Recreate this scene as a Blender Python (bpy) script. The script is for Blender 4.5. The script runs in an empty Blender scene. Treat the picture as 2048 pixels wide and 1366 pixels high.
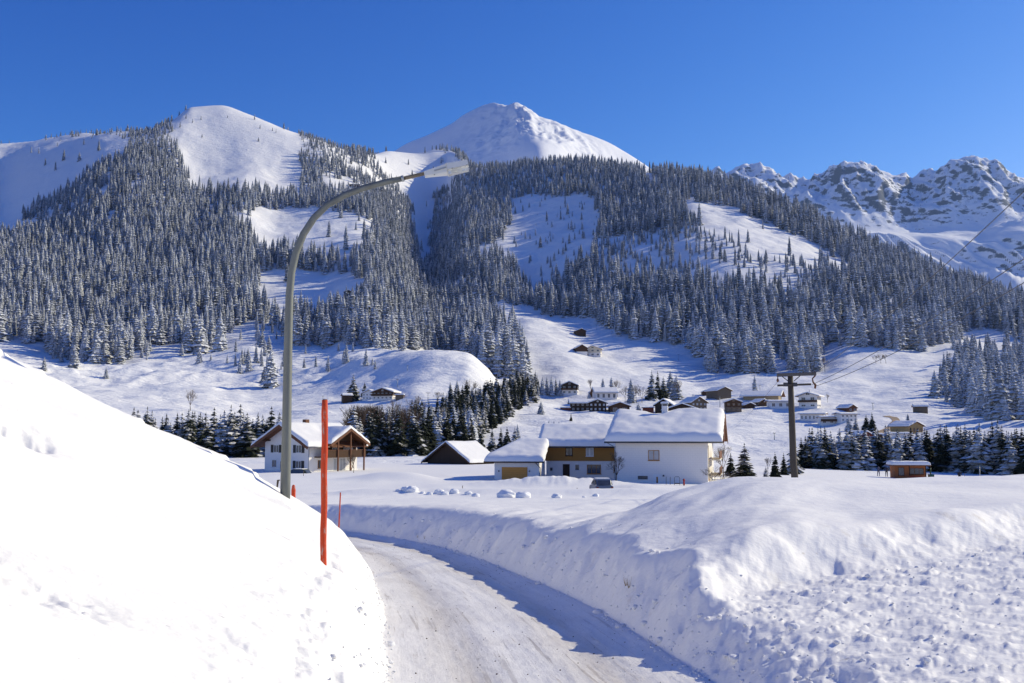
import bpy, bmesh, math, random
import numpy as np
from mathutils import Vector, Matrix

# ------------------------------------------------------------------ camera, light, exposure
random.seed(7)
rng = np.random.default_rng(11)
SC = bpy.context.scene
COL = SC.collection
FPX = 2000.0                     # focal length, in pixels of a 2048 wide frame
PITCH = math.atan(187/2000.0)
SP, CP = math.sin(PITCH), math.cos(PITCH)
cam = bpy.data.cameras.new('camera')
cam.sensor_width = 36.0
cam.lens = 36.0*FPX/2048
cam.clip_start = 0.1
cam.clip_end = 60000
camo = bpy.data.objects.new('camera', cam)
camo.location = (0, 0, 0)
camo.rotation_euler = (math.pi/2+PITCH, 0, 0)
COL.objects.link(camo)
SC.camera = camo

SUN_EL, SUN_AZ = math.radians(28.0), math.radians(68.0)     # azimuth clockwise from the view direction (+Y)
sund = Vector((math.cos(SUN_EL)*math.sin(SUN_AZ), math.cos(SUN_EL)*math.cos(SUN_AZ), math.sin(SUN_EL)))
W = bpy.data.worlds.new('World'); SC.world = W; W.use_nodes = True
nt = W.node_tree; nt.nodes.clear()
sky = nt.nodes.new('ShaderNodeTexSky'); sky.sky_type = 'NISHITA'; sky.sun_disc = False
sky.sun_elevation = SUN_EL; sky.sun_rotation = SUN_AZ
sky.altitude = 1200; sky.air_density = 1.0; sky.dust_density = 0.6; sky.ozone_density = 3.0
# the photograph's deep, contrasty blue: one response curve per channel, capped towards the sun
sep = nt.nodes.new('ShaderNodeSeparateColor'); com = nt.nodes.new('ShaderNodeCombineColor'); nt.links.new(sky.outputs[0], sep.inputs[0])
for ch, (g_, b_, cap_) in enumerate(((2.5, 6.4, .85), (1.6, 1.90, .95), (1.0, 1.58, 1.15))):
    a_ = nt.nodes.new('ShaderNodeMath'); a_.operation = 'MULTIPLY'; a_.inputs[1].default_value = 0.1
    p_ = nt.nodes.new('ShaderNodeMath'); p_.operation = 'POWER'; p_.inputs[1].default_value = g_
    q_ = nt.nodes.new('ShaderNodeMath'); q_.operation = 'MULTIPLY'; q_.inputs[1].default_value = b_
    m_ = nt.nodes.new('ShaderNodeMath'); m_.operation = 'MINIMUM'; m_.inputs[1].default_value = cap_
    r_ = nt.nodes.new('ShaderNodeMath'); r_.operation = 'MULTIPLY'; r_.inputs[1].default_value = 10.0
    nt.links.new(sep.outputs[ch], a_.inputs[0]); nt.links.new(a_.outputs[0], p_.inputs[0]); nt.links.new(p_.outputs[0], q_.inputs[0])
    nt.links.new(q_.outputs[0], m_.inputs[0]); nt.links.new(m_.outputs[0], r_.inputs[0]); nt.links.new(r_.outputs[0], com.inputs[ch])
bg = nt.nodes.new('ShaderNodeBackground'); bg.inputs[1].default_value = 0.089
wo = nt.nodes.new('ShaderNodeOutputWorld')
nt.links.new(com.outputs[0], bg.inputs[0]); nt.links.new(bg.outputs[0], wo.inputs[0])
sl = bpy.data.lights.new('sun', 'SUN'); sl.energy = 4.4; sl.angle = math.radians(0.5); sl.color = (1.0, 0.91, 0.66)
so = bpy.data.objects.new('sun', sl); so.rotation_euler = sund.to_track_quat('Z', 'Y').to_euler(); COL.objects.link(so)
SC.view_settings.view_transform = 'Standard'; SC.view_settings.look = 'None'
SC.view_settings.gamma = 1.0; SC.view_settings.exposure = 0.13; SC.view_settings.use_curve_mapping = False
SC.render.engine = 'CYCLES'
SC.cycles.max_bounces = 7; SC.cycles.diffuse_bounces = 5; SC.cycles.glossy_bounces = 2
SC.cycles.transmission_bounces = 3; SC.cycles.transparent_max_bounces = 8; SC.cycles.volume_bounces = 0
SC.cycles.use_denoising = True

# ------------------------------------------------------------------ numeric helpers
_p = rng.permutation(256); _p = np.concatenate([_p, _p, _p])
_ga = rng.uniform(0, 2*math.pi, 256); _gx, _gy = np.cos(_ga), np.sin(_ga)
def perlin(x, y):
    x = np.asarray(x, float); y = np.asarray(y, float)
    xi = np.floor(x).astype(int); yi = np.floor(y).astype(int)
    xf = x-xi; yf = y-yi; xi &= 255; yi &= 255
    u = xf*xf*xf*(xf*(xf*6-15)+10); v = yf*yf*yf*(yf*(yf*6-15)+10)
    def g(ix, iy, dx, dy):
        h = _p[_p[ix & 255]+(iy & 255)]
        return _gx[h]*dx+_gy[h]*dy
    a = g(xi, yi, xf, yf); b = g(xi+1, yi, xf-1, yf); c = g(xi, yi+1, xf, yf-1); d = g(xi+1, yi+1, xf-1, yf-1)
    return ((a+(b-a)*u)*(1-v)+(c+(d-c)*u)*v)*1.4
def fbm(x, y, o=4, r=0.5):
    s = 0; a = 1.0; k = 1.0
    for i in range(o):
        s = s+a*perlin(x*k+17.3*i, y*k-9.1*i); a *= r; k *= 2.03
    return s
def ridged(x, y, o=4, r=0.5):
    s = 0; a = 1.0; k = 1.0
    for i in range(o):
        s = s+a*(1-2*np.abs(perlin(x*k+31.7*i, y*k+11.9*i))); a *= r; k *= 2.07
    return s
def sstep(a, b, x):
    t = np.clip((x-a)/(b-a), 0, 1); return t*t*(3-2*t)
def smax(a, b, k): 
    h = np.clip(0.5+0.5*(a-b)/k, 0, 1); return b*(1-h)+a*h+k*h*(1-h)
def smin(a, b, k): return -smax(-a, -b, k)
def pix2ue(px, py):
    a = (np.asarray(px, float)-1024)/FPX; b = (683-np.asarray(py, float))/FPX
    d = CP-b*SP
    return a/d, (SP+b*CP)/d
def ue2pix(u, e):
    # ray (u,1,e)
    f = CP+e*SP; up = -SP+e*CP
    return 1024+FPX*u/f, 683-FPX*up/f

def pchip(Yk, Zk, t):
    """Yk,Zk: (K,N) knots; t: (M,N) query -> (M,N)"""
    K, N = Yk.shape
    h = np.diff(Yk, axis=0); dl = np.diff(Zk, axis=0)/h
    m = np.zeros_like(Zk)
    w1 = 2*h[1:]+h[:-1]; w2 = h[1:]+2*h[:-1]
    same = dl[:-1]*dl[1:] > 0
    with np.errstate(divide='ignore', invalid='ignore'):
        hm = (w1+w2)/(w1/dl[:-1]+w2/dl[1:])
    m[1:-1] = np.where(same, hm, 0); m[0] = dl[0]; m[-1] = dl[-1]
    out = np.zeros_like(t)
    idx = np.zeros(t.shape, int)
    for k in range(1, K-1): idx += (t >= Yk[k][None, :])
    cols = np.broadcast_to(np.arange(N)[None, :], t.shape)
    y0 = Yk[idx, cols]; hh = h[idx, cols]; s = (t-y0)/hh
    z0 = Zk[idx, cols]; z1 = Zk[idx+1, cols]; m0 = m[idx, cols]*hh; m1 = m[idx+1, cols]*hh
    s2 = s*s; s3 = s2*s
    return (2*s3-3*s2+1)*z0+(s3-2*s2+s)*m0+(-2*s3+3*s2)*z1+(s3-s2)*m1

def smooth_interp(u, uk, vk):
    """C1 interpolation along u of one row"""
    o = np.argsort(uk); uk = np.asarray(uk)[o]; vk = np.asarray(vk)[o]
    r = pchip(uk[:, None], vk[:, None], np.clip(u, uk[0], uk[-1])[:, None])
    return r[:, 0]

# ------------------------------------------------------------------ near ground: road, banks, field
RW = 3.0
RE = np.array([(16, -60, -1.9), (9.5, -25, -1.95), (4.8, -6, -2.1), (3.2, 3, -2.2), (2.45, 6.5, -2.27), (1.93, 9.3, -2.32), (1.25, 14.3, -2.5),
               (-.28, 23, -3.0), (-1.8, 29.3, -3.32), (-3.9, 35, -3.6), (-6.6, 40.5, -3.85), (-11.5, 47, -4.1), (-19, 54, -4.4),
               (-29, 62, -4.6), (-42, 72, -4.8), (-60, 84, -4.9), (-90, 100, -5.0)], float)   # right edge of the road
def resample(P, n):
    t = np.arange(len(P)); q = np.linspace(0, len(P)-1, n)
    return np.stack([smooth_interp(q, t, P[:, i]) for i in range(P.shape[1])], 1)
REs = resample(RE, 700)
def road_dist(X, Y):
    """signed distance from the right road edge (+ right of the road), road height there, arc length"""
    sh = X.shape; X = X.ravel(); Y = Y.ravel()
    d = np.full(X.shape, 1e9); rz = np.zeros(X.shape); sg = np.zeros(X.shape); s = np.zeros(X.shape)
    A = REs[:-1, :2]; B = REs[1:, :2]; AB = B-A; L2 = (AB**2).sum(1); cum = np.concatenate([[0], np.cumsum(np.sqrt(L2))])
    # nearest sample through a coarse then fine search
    step = 14
    ci = np.arange(0, 700, step)
    for c0 in range(0, len(X), 60000):
        x = X[c0:c0+60000, None]; y = Y[c0:c0+60000, None]
        dd = (x-REs[None, ci, 0])**2+(y-REs[None, ci, 1])**2
        j0 = ci[dd.argmin(1)]
        loc = np.clip(j0[:, None]+np.arange(-step, step+1)[None, :], 0, 698)
        ax = A[loc]; ab = AB[loc]; l2 = L2[loc]
        t = np.clip(((x-ax[..., 0])*ab[..., 0]+(y-ax[..., 1])*ab[..., 1])/l2, 0, 1)
        qx = ax[..., 0]+t*ab[..., 0]; qy = ax[..., 1]+t*ab[..., 1]
        D = (x-qx)**2+(y-qy)**2
        k = D.argmin(1); r = np.arange(len(k))
        d[c0:c0+60000] = np.sqrt(D[r, k]); li = loc[r, k]; tt = t[r, k]
        rz[c0:c0+60000] = REs[li, 2]*(1-tt)+REs[li+1, 2]*tt
        s[c0:c0+60000] = cum[li]+tt*np.sqrt(L2[li])
        cr = AB[li, 0]*(Y[c0:c0+60000]-A[li, 1])-AB[li, 1]*(X[c0:c0+60000]-A[li, 0])
        sg[c0:c0+60000] = np.where(cr < 0, 1, -1)
    return (d*sg).reshape(sh), rz.reshape(sh), s.reshape(sh)
# boundary of the trampled turning place on the right
PB = np.array([(2.2, -30), (2.3, 5), (2.35, 9.5), (2.6, 11.5), (3.6, 12.4), (4.75, 13.1), (6.2, 14.1), (8.0, 15.5), (18, 20.5), (40, 32)], float)
def poly_dist(P, X, Y):
    best = np.full(X.shape, 1e9); sg = np.ones(X.shape)
    for a, b in zip(P[:-1], P[1:]):
        ab = b-a; t = np.clip(((X-a[0])*ab[0]+(Y-a[1])*ab[1])/(ab@ab), 0, 1)
        d = np.hypot(X-a[0]-t*ab[0], Y-a[1]-t*ab[1])
        cr = ab[0]*(Y-a[1])-ab[1]*(X-a[0])
        m = d < best; best = np.where(m, d, best); sg = np.where(m, np.where(cr > 0, 1, -1), sg)
    return best*sg        # + beyond / left of the line
def bump(X, Y, x0, y0, rx, ry, rot=0):
    c, s = math.cos(rot), math.sin(rot)
    a = ((X-x0)*c+(Y-y0)*s)/rx; b = (-(X-x0)*s+(Y-y0)*c)/ry
    return np.exp(-(a*a+b*b))
def near_z(X, Y, fine=True):
    X = np.asarray(X, float); Y = np.asarray(Y, float)
    dr, rz, s = road_dist(X, Y)
    floor = -5.3-2.3*sstep(20, 90, X)*sstep(60, 150, Y)
    # ---- field to the right of the road
    F = -1.48-(Y-16)*0.053
    F = smax(F, floor, 0.8); F = smin(F, np.full_like(F, -1.3), 0.3)
    F = F+0.10*fbm(X/9, Y/14, 3)+0.03*fbm(X/1.6, Y/2.6, 3)*(Y < 90)
    t = poly_dist(PB, X, Y)
    Xc = np.where(Y < 21, 0.24*Y, 5.04+(Y-21)*0.8)+0.18*fbm(Y/2.5, Y*0+4, 3)
    drc = np.maximum(dr+(Xc-X)*0.97, 1.0)
    al = np.clip((dr-0.2)/(drc-0.2), 0, 1.6); along = np.where(al < 1, 1-(1-np.clip(al, 0, 1))**1.5, 1.0)
    F = smin(F, rz+0.95+0.22*np.clip(dr-0.7, 0, None), 0.25)
    mound = -1.16+0.16*sstep(0.8, 6, t)-0.07*np.clip(t-6.5, 0, None)**1.3
    mound = mound+0.09*fbm(X/3.4, Y/2.6, 2)+0.10*bump(X, Y, 5.4, 20.5, 4, 3)
    mound = mound-1.2*(1-along)-0.38*sstep(16, 10.5, Y)
    G = smax(F, mound, 0.35)
    # ledges blown by the wind along the shaded wall
    led = fbm((X*0.8-Y*0.5)/1.5, (X*0.5+Y*0.8)/4.2, 3)
    G = G+0.13*led*sstep(45, 14, Y)*sstep(7, 2, np.abs(dr))
    # ---- trampled place
    rough = np.clip(fbm(X/0.55, Y/0.55, 4, 0.6), -1, 1.2)
    tracks = fbm((X*0.62-Y*0.78)/0.9, (X*0.78+Y*0.62)/0.16, 2)*0.5
    PL = -1.9+0.06*np.clip(X-2.6, 0, 7)+0.035*fbm(X/2.2, Y/2.2, 2)
    rim = sstep(5.5, 0.5, -t)
    if fine: 
        PL = PL+(0.008+0.022*rim)*rough+0.007*tracks+(0.022+0.022*rim)*np.clip(fbm(X/0.30, Y/0.22, 4, 0.62)-0.05, 0, 1)+0.035*np.clip(fbm(X/0.9+3, Y/0.5, 3)-0.45, 0, 1)
    wallj = 0.30*fbm(X/2.0, Y/2.0, 2)+0.05*fbm(X/0.5, Y/0.5, 2)
    k = sstep(-0.05, 1.25, t+wallj)
    under = 0.06*fbm(X/0.6, Y/0.6, 4)*k*(1-k)*4
    G = PL*(1-k)+G*k+under
    # ---- wall of the right bank
    jag = 0.22*fbm(s/1.7, dr*0+3.1, 3)+0.10*fbm(s/0.45, dr*0.7, 3)
    ww = 0.85+0.5*sstep(18, 34, Y)
    kr = np.clip((dr+jag*sstep(0, 0.5, dr))/ww, 0, 1)
    prof = 1-(1-kr)**1.8
    lump = (0.075*fbm(X/0.8, Y/0.8, 4, .55)+0.03*fbm(X/0.2, Y/0.2, 3))*np.clip(4*prof*(1-prof)+0.25*sstep(0.05, 0.4, dr)*sstep(3, 0.6, dr), 0, 1)
    far = sstep(100, 45, Y)
    ZR = rz+(G-rz)*prof+lump*far
    # ---- hillside on the left
    dl = -dr-RW
    jl = 0.12*fbm(s/1.5, dl*0+8.2, 3)+0.06*fbm(s/0.3, dl, 3)
    kl = np.clip((dl+jl)/0.95, 0, 1)
    pl = 1-(1-kl)**2.0
    hill = 0.92*pl+0.52*np.clip(dl-0.75, 0, None)**1.0
    x2 = X*math.cos(0.45)+Y*math.sin(0.45); y2 = -X*math.sin(0.45)+Y*math.cos(0.45)
    hill = hill+0.18*fbm(x2/5, y2/1.7, 3)*sstep(0.6, 3, dl)+0.040*fbm(x2/2.8, y2/0.55, 3)*sstep(0.5, 2, dl)
    # creep cracks: the snow above has slid a hand's width over the snow below
    for (c0, amp, l0, l1) in ((2.5, .10, 22, 30), (1.55, .13, 16, 22), (3.4, .10, 24, 31), (5.4, .10, 24, 30), (7.6, .10, 20, 29)):
        off = c0+0.35*fbm(s/3.5+c0, s*0+c0, 4)
        hill = hill+amp*sstep(-0.05, 0.05, dl-off)*np.exp(-np.clip(dl-off, 0, None)/0.7)*sstep(l0+60, l0+64, s)*sstep(l1+64, l1+60, s)
    # trodden hollows
    for (hx, hy, hr, hd) in ((-2.35, 5.0, 0.30, .13), (-2.9, 5.2, .2, .1), (-4.6, 9.3, 0.28, .14), (-4.9, 8.9, .22, .1), (-2.42, 12.9, .3, .12), (-2.25, 11.6, .28, .07), (-2.0, 9.6, .10, .03), (-2.05, 9.2, .09, .03)):
        hill = hill-hd*bump(X, Y, hx, hy, hr, hr*1.3)*(1+0.6*fbm(X/0.15, Y/0.15, 2))
    chunk = 0.085*np.abs(fbm(X/0.42, Y/0.42, 4, 0.6))*sstep(-0.1, 0.25, dl)*sstep(1.5, 0.3, dl)*sstep(22, 5, Y)
    hill = hill+chunk
    hill = hill+0.30*bump(X, Y, -6.6, 26.5, 2.6, 5.5)+0.12*bump(X, Y, -12, 22, 5, 6)
    hill = smin(hill, np.full_like(hill, 9.0), 3.0)
    fall = sstep(66, 27, Y+0.15*X)
    base_l = np.minimum(rz, floor+0.3)
    low = base_l+smin(0.55*pl+0.02*dl, np.full_like(hill, 0.8), .3)+0.15*fbm(X/9, Y/9, 3)
    ZL = low*(1-fall)+(rz+hill)*fall
    # ---- road
    rn = 0.012*fbm(dr/0.35, s/3.5, 2)+0.006*fbm(X/0.16, Y/0.16, 2)
    ruts = -0.03*np.exp(-((dr+0.75)/0.28)**2)-0.03*np.exp(-((dr+2.2)/0.28)**2)+0.03*np.exp(-((dr+0.03)/0.25)**2)
    ZM = rz+rn+ruts
    m = sstep(-0.04, 0.08, dr); ml = sstep(-0.04, 0.08, dl)
    Z = ZM*(1-m)*(1-ml)+ZR*m+ZL*ml
    # ---- beyond: drives, heaped snow
    fz = sstep(50, 58, Y)
    Z = Z+0.75*bump(X, Y, -15.5, 122, 4.2, 3)+0.5*bump(X, Y, -11.5, 121, 3, 2.4)
    lip = 0.55*np.exp(-((Y-(84-0.10*(X-10)+0.8*fbm(X/12, Y*0, 2)))/2.2)**2)*sstep(-19, -11, X)*sstep(40, 22, X)
    Z = Z+lip
    Z = Z-0.5*np.exp(-((Y-92)/4.0)**2)*sstep(-17, -9, X)*sstep(40, 10, X)
    Z = Z+1.5*bump(X, Y, 56, 166, 8, 5)*(1+.2*fbm(X/2, Y/2, 2))
    Z = Z+0.35*bump(X, Y, 12.2, 100.5, 3, 2.0)
    Z = Z+1.0*bump(X, Y, 4.5, 106.5, 7.5, 2.4)*(1+.25*fbm(X/1.5, Y/1.5, 3))
    z0 = floor
    w = sstep(125, 158, Y)
    Z = Z*(1-w)+z0*w
    return Z, dr, s

# ------------------------------------------------------------------ far ground from height profiles
UG = np.concatenate([np.linspace(-2.6, -0.62, 90)[:-1], np.linspace(-0.62, 0.62, 620), np.linspace(0.62, 2.6, 90)[1:]])
def build_rows(rows, U, z0=None):
    Yk = []; Zk = []
    for r in rows:
        if callable(r):
            y, z = r(U); Yk.append(y); Zk.append(z); continue
        r = np.array(r, float)
        u, e = pix2ue(r[:, 0], r[:, 1])
        Y = smooth_interp(U, u, r[:, 2]); E = smooth_interp(U, u, e)
        # outside the frame heights sink slowly towards even slopes
        Yk.append(Y); Zk.append(E*Y)
    return np.array(Yk), np.array(Zk)
def flr(U, Y): return -5.3-2.3*sstep(20, 90, U*Y)*sstep(60, 150, Y)
ROWS = [
 lambda U: (np.full(U.shape, 168.0), flr(U, 168.0)-0.12),
 lambda U: (np.full(U.shape, 190.0), flr(U, 190.0)),
 [(-2600,880,270),(-300,880,270),(0,905,280),(400,912,285),(640,912,285),(760,905,280),(900,902,275),(1060,905,265),(1200,910,260),(1400,925,255),(1520,934,250),(1650,934,235),(1800,930,240),(2048,915,250),(2300,900,260),(4600,880,260)],
 [(-2600,800,420),(-300,800,420),(0,806,420),(250,812,430),(400,818,430),(560,838,430),(680,838,420),(760,862,400),(850,866,400),(960,862,410),(1040,850,430),(1130,850,430),(1250,855,425),(1400,862,410),(1480,884,370),(1560,872,390),(1640,858,410),(1720,885,350),(1800,876,370),(1860,858,400),(1990,848,400),(2100,838,410),(2300,820,420),(4600,780,420)],
 [(-2600,770,560),(-300,770,560),(0,775,560),(250,795,520),(400,800,520),(560,810,520),(700,808,500),(780,806,490),(850,800,480),(920,805,480),(985,812,480),(1060,812,520),(1130,822,520),(1250,815,520),(1400,815,520),(1550,815,520),(1650,806,520),(1750,815,500),(1850,820,480),(1960,825,480),(2048,815,480),(2300,790,500),(4600,740,500)],
 [(-2600,730,700),(-300,735,700),(0,738,680),(140,748,680),(280,766,650),(400,764,650),(540,776,640),(640,758,640),(700,738,625),(760,722,615),(815,708,610),(870,700,610),(930,707,600),(975,742,580),(1000,775,570),(1060,776,640),(1130,762,660),(1250,775,650),(1400,780,640),(1550,775,620),(1700,765,620),(1850,762,620),(2000,770,620),(2100,760,640),(2300,750,640),(4600,700,640)],
 [(-2600,680,850),(-300,690,830),(0,704,820),(140,722,810),(280,720,800),(400,712,830),(500,690,860),(560,705,830),(640,712,800),(720,695,800),(800,712,740),(870,722,720),(930,728,720),(985,735,760),(1020,690,850),(1060,668,900),(1130,680,880),(1190,700,860),(1280,705,850),(1400,738,790),(1550,742,760),(1640,736,770),(1700,692,830),(1760,685,840),(1850,692,830),(1920,700,800),(2000,735,760),(2100,735,760),(2300,730,760),(4600,650,760)],
 [(-2600,600,1050),(-300,600,1050),(0,600,1060),(280,600,1070),(400,600,1060),(500,610,1080),(560,605,1100),(640,600,1110),(730,575,1100),(800,600,1120),(850,625,1200),(900,640,1180),(950,640,1120),(1010,602,1180),(1060,605,1200),(1130,620,1120),(1250,600,1080),(1400,600,1020),(1550,610,980),(1700,620,980),(1780,640,960),(1850,660,940),(1935,662,950),(2000,668,930),(2100,690,920),(2300,700,920),(4600,600,950)],
 [(-2600,520,1350),(-300,520,1350),(0,490,1420),(140,485,1400),(280,490,1360),(400,490,1380),(480,460,1420),(560,478,1430),(640,475,1430),(720,465,1460),(780,480,1560),(830,500,1750),(860,520,1780),(900,500,1640),(960,480,1560),(1020,475,1560),(1130,480,1460),(1250,470,1370),(1400,470,1260),(1550,500,1200),(1700,548,1150),(1850,595,1120),(2000,632,1080),(2100,660,1050),(2300,690,1050),(4600,560,1200)],
 [(-2600,440,1700),(-300,430,1750),(0,440,1720),(60,425,1680),(140,400,1640),(200,370,1640),(280,350,1680),(400,365,1760),(480,350,1800),(560,372,1800),(640,385,1790),(720,385,1880),(780,392,2060),(830,398,2180),(860,405,2240),(888,418,2200),(925,400,1980),(1000,395,1920),(1130,392,1770),(1250,392,1660),(1370,402,1480),(1450,425,1420),(1550,460,1360),(1700,525,1270),(1850,578,1240),(2000,622,1200),(2100,652,1180),(2300,685,1180),(4600,480,1500)],
 [(-2600,320,2500),(-600,310,2600),(0,302,2500),(80,297,2450),(150,292,2400),(250,284,2200),(300,276,2140),(345,252,2200),(385,226,2280),(440,222,2300),(500,240,2260),(575,268,2200),(640,290,2200),(700,312,2300),(745,318,2450),(780,312,2560),(830,314,2620),(872,303,2640),(895,306,2640),(915,318,2580),(950,345,2380),(1000,344,2250),(1060,336,2180),(1130,335,2110),(1200,340,2040),(1260,348,1970),(1300,358,1900),(1400,368,1780),(1500,398,1640),(1600,436,1530),(1700,486,1460),(1800,528,1420),(1900,566,1390),(2048,616,1350),(2200,655,1330),(2500,690,1330),(4600,400,2000)],
 lambda U: None,
]
def rowsA(U):
    Yk, Zk = build_rows(ROWS[:-1], U)
    Yk = np.vstack([Yk, Yk[-1:]+350, Yk[-1:]+900]); Zk = np.vstack([Zk, Zk[-1:]-90, Zk[-1:]-420])
    return Yk, Zk
YkA, ZkA = rowsA(UG)
def grid_rows(Yk, n):
    out = []
    for k in range(Yk.shape[0]-1):
        for j in range(n[k]): out.append(Yk[k]+(Yk[k+1]-Yk[k])*j/n[k])
    out.append(Yk[-1]); return np.array(out)
GA = grid_rows(YkA, [4, 14, 26, 26, 30, 34, 46, 50, 46, 46, 14, 8])
def far_noise(X, Y):
    r = sstep(190, 420, Y)
    n = r*(2.3*fbm(X/52, Y/52, 3)+0.7*fbm(X/17, Y/17, 2))
    m = sstep(520, 900, Y)
    n = n+m*(4*fbm(X/150, Y/150, 4, .4))+sstep(900, 1700, Y)*(9*ridged(X/240, Y/330, 4, .42)-4)*(0.35+0.65*sstep(640, 400, 0.30*Y+0*X))
    # hummocky meadow on the left
    h = sstep(560, 640, Y)*sstep(900, 760, Y)*sstep(-40, -110, X)
    n = n+h*(2.6*ridged(X/48+3, Y/70, 3)-1.5)
    return n
ZA = pchip(YkA, ZkA, GA)
XA = UG[None, :]*GA
kn = np.minimum(1, np.abs(GA-YkA[10][None, :])/250+0.25)
_px = XA/GA*FPX+1024; _q = np.exp(-((_px-830)/95)**2)*sstep(1900, 2300, GA)+np.exp(-((_px-480)/120)**2)*sstep(1850, 2050, GA)
ZA = ZA+far_noise(XA, GA)*kn*(1-.75*np.clip(_q, 0, 1))
YL = np.exp(np.linspace(math.log(168), math.log(3300), 1600))
LUT = np.array([np.interp(YL, GA[:, i], ZA[:, i]) for i in range(len(UG))])
def ground(X, Y):
    """height of the ground at any point"""
    X = np.atleast_1d(np.asarray(X, float)); Y = np.atleast_1d(np.asarray(Y, float))
    out = np.zeros(X.shape)
    n = Y < 184
    if n.any(): out[n] = near_z(X[n], Y[n])[0]
    f = ~n
    if f.any():
        u = X[f]/Y[f]; ui = np.interp(u, UG, np.arange(len(UG))); yi = np.interp(np.log(Y[f]), np.log(YL), np.arange(len(YL)))
        u0 = np.clip(ui.astype(int), 0, len(UG)-2); y0 = np.clip(yi.astype(int), 0, len(YL)-2); a = ui-u0; b = yi-y0
        out[f] = (LUT[u0, y0]*(1-a)+LUT[u0+1, y0]*a)*(1-b)+(LUT[u0, y0+1]*(1-a)+LUT[u0+1, y0+1]*a)*b
    return out
def hit(px, py, ymin=5, ymax=3200, n=2500):
    """first ground point seen along a line of sight"""
    u, e = pix2ue(px, py)
    Ys = np.exp(np.linspace(math.log(ymin), math.log(ymax), n))
    g = ground(float(u)*Ys, Ys); under = np.nonzero(g >= float(e)*Ys)[0]
    if len(under) == 0:
        k = int(np.argmin(float(e)-g/Ys)); 
    else: k = under[0]
    Y = Ys[k]; return Vector((float(u)*Y, Y, float(g[k])))
def at(px, py, Y):
    u, e = pix2ue(px, py); return Vector((float(u)*Y, Y, float(e)*Y))
def colx(px, Y):       # world x of an image column at depth Y near eye level
    return (px-1024)/FPX/CP*Y

# ------------------------------------------------------------------ materials
MATS = {}
def srgb(r, g, b): 
    f = lambda c: (c/255/12.92 if c/255 <= .04045 else ((c/255+.055)/1.055)**2.4)
    return (f(r), f(g), f(b))
class NT:
    def __init__(s, name, rough=0.8, spec=0.3):
        s.m = bpy.data.materials.new(name); s.m.use_nodes = True; s.t = s.m.node_tree
        s.b = s.t.nodes['Principled BSDF']; s.b.inputs['Roughness'].default_value = rough
        s.b.inputs['Specular IOR Level'].default_value = spec; MATS[name] = s.m
        s.out = s.t.nodes['Material Output']
    def n(s, kind, **kw):
        x = s.t.nodes.new('ShaderNode'+kind)
        for k, v in kw.items():
            if isinstance(k, str) and k.startswith('i_'): x.inputs[int(k[2:])].default_value = v
            else: setattr(x, k, v)
        return x
    def l(s, a, b): s.t.links.new(a, b)
    def coords(s, scale=(1, 1, 1), kind='Object'):
        tc = s.n('TexCoord'); mp = s.n('Mapping'); mp.inputs['Scale'].default_value = scale
        s.l(tc.outputs[kind], mp.inputs[0]); return mp.outputs[0]
    def noise(s, scale, detail=3, rough=0.5, co=None, dist=0):
        x = s.n('TexNoise'); x.inputs['Scale'].default_value = scale; x.inputs['Detail'].default_value = detail
        x.inputs['Roughness'].default_value = rough; x.inputs['Distortion'].default_value = dist
        s.l(co if co is not None else s.coords(), x.inputs['Vector']); return x.outputs['Fac']
    def ramp(s, f, stops):
        r = s.n('ValToRGB'); e = r.color_ramp.elements
        while len(e) < len(stops): e.new(0.5)
        for q, (p, c) in zip(e, stops): q.position = p; q.color = (c[0], c[1], c[2], 1) if hasattr(c, '__len__') else (c, c, c, 1)
        s.l(f, r.inputs[0]); return r.outputs[0]
    def mix(s, f, a, b, mode='MIX'):
        x = s.n('Mix', data_type='RGBA', blend_type=mode)
        for i, v in ((0, f), (6, a), (7, b)):
            if hasattr(v, 'is_linked'): s.l(v, x.inputs[i])
            elif i == 0: x.inputs[0].default_value = v
            else: x.inputs[i].default_value = (v[0], v[1], v[2], 1)
        return x.outputs[2]
    def math(s, op, a, b=0.0, c=None):
        x = s.n('Math', operation=op)
        for i, v in enumerate((a, b) if c is None else (a, b, c)):
            if hasattr(v, 'is_linked'): s.l(v, x.inputs[i])
            else: x.inputs[i].default_value = v
        return x.outputs[0]
    def bump(s, h, strength=0.3, dist=0.1, nrm=None):
        x = s.n('Bump'); x.inputs['Strength'].default_value = strength; x.inputs['Distance'].default_value = dist
        s.l(h, x.inputs['Height'])
        if nrm is not None: s.l(nrm, x.inputs['Normal'])
        return x.outputs[0]
    def col(s, c): 
        if hasattr(c, 'is_linked'): s.l(c, s.b.inputs['Base Color'])
        else: s.b.inputs['Base Color'].default_value = (c[0], c[1], c[2], 1)
    def nrm(s, o): s.l(o, s.b.inputs['Normal'])
    def attr(s, name): return s.n('Attribute', attribute_name=name).outputs['Fac']
SNOW = (0.89, 0.875, 0.84)
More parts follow.
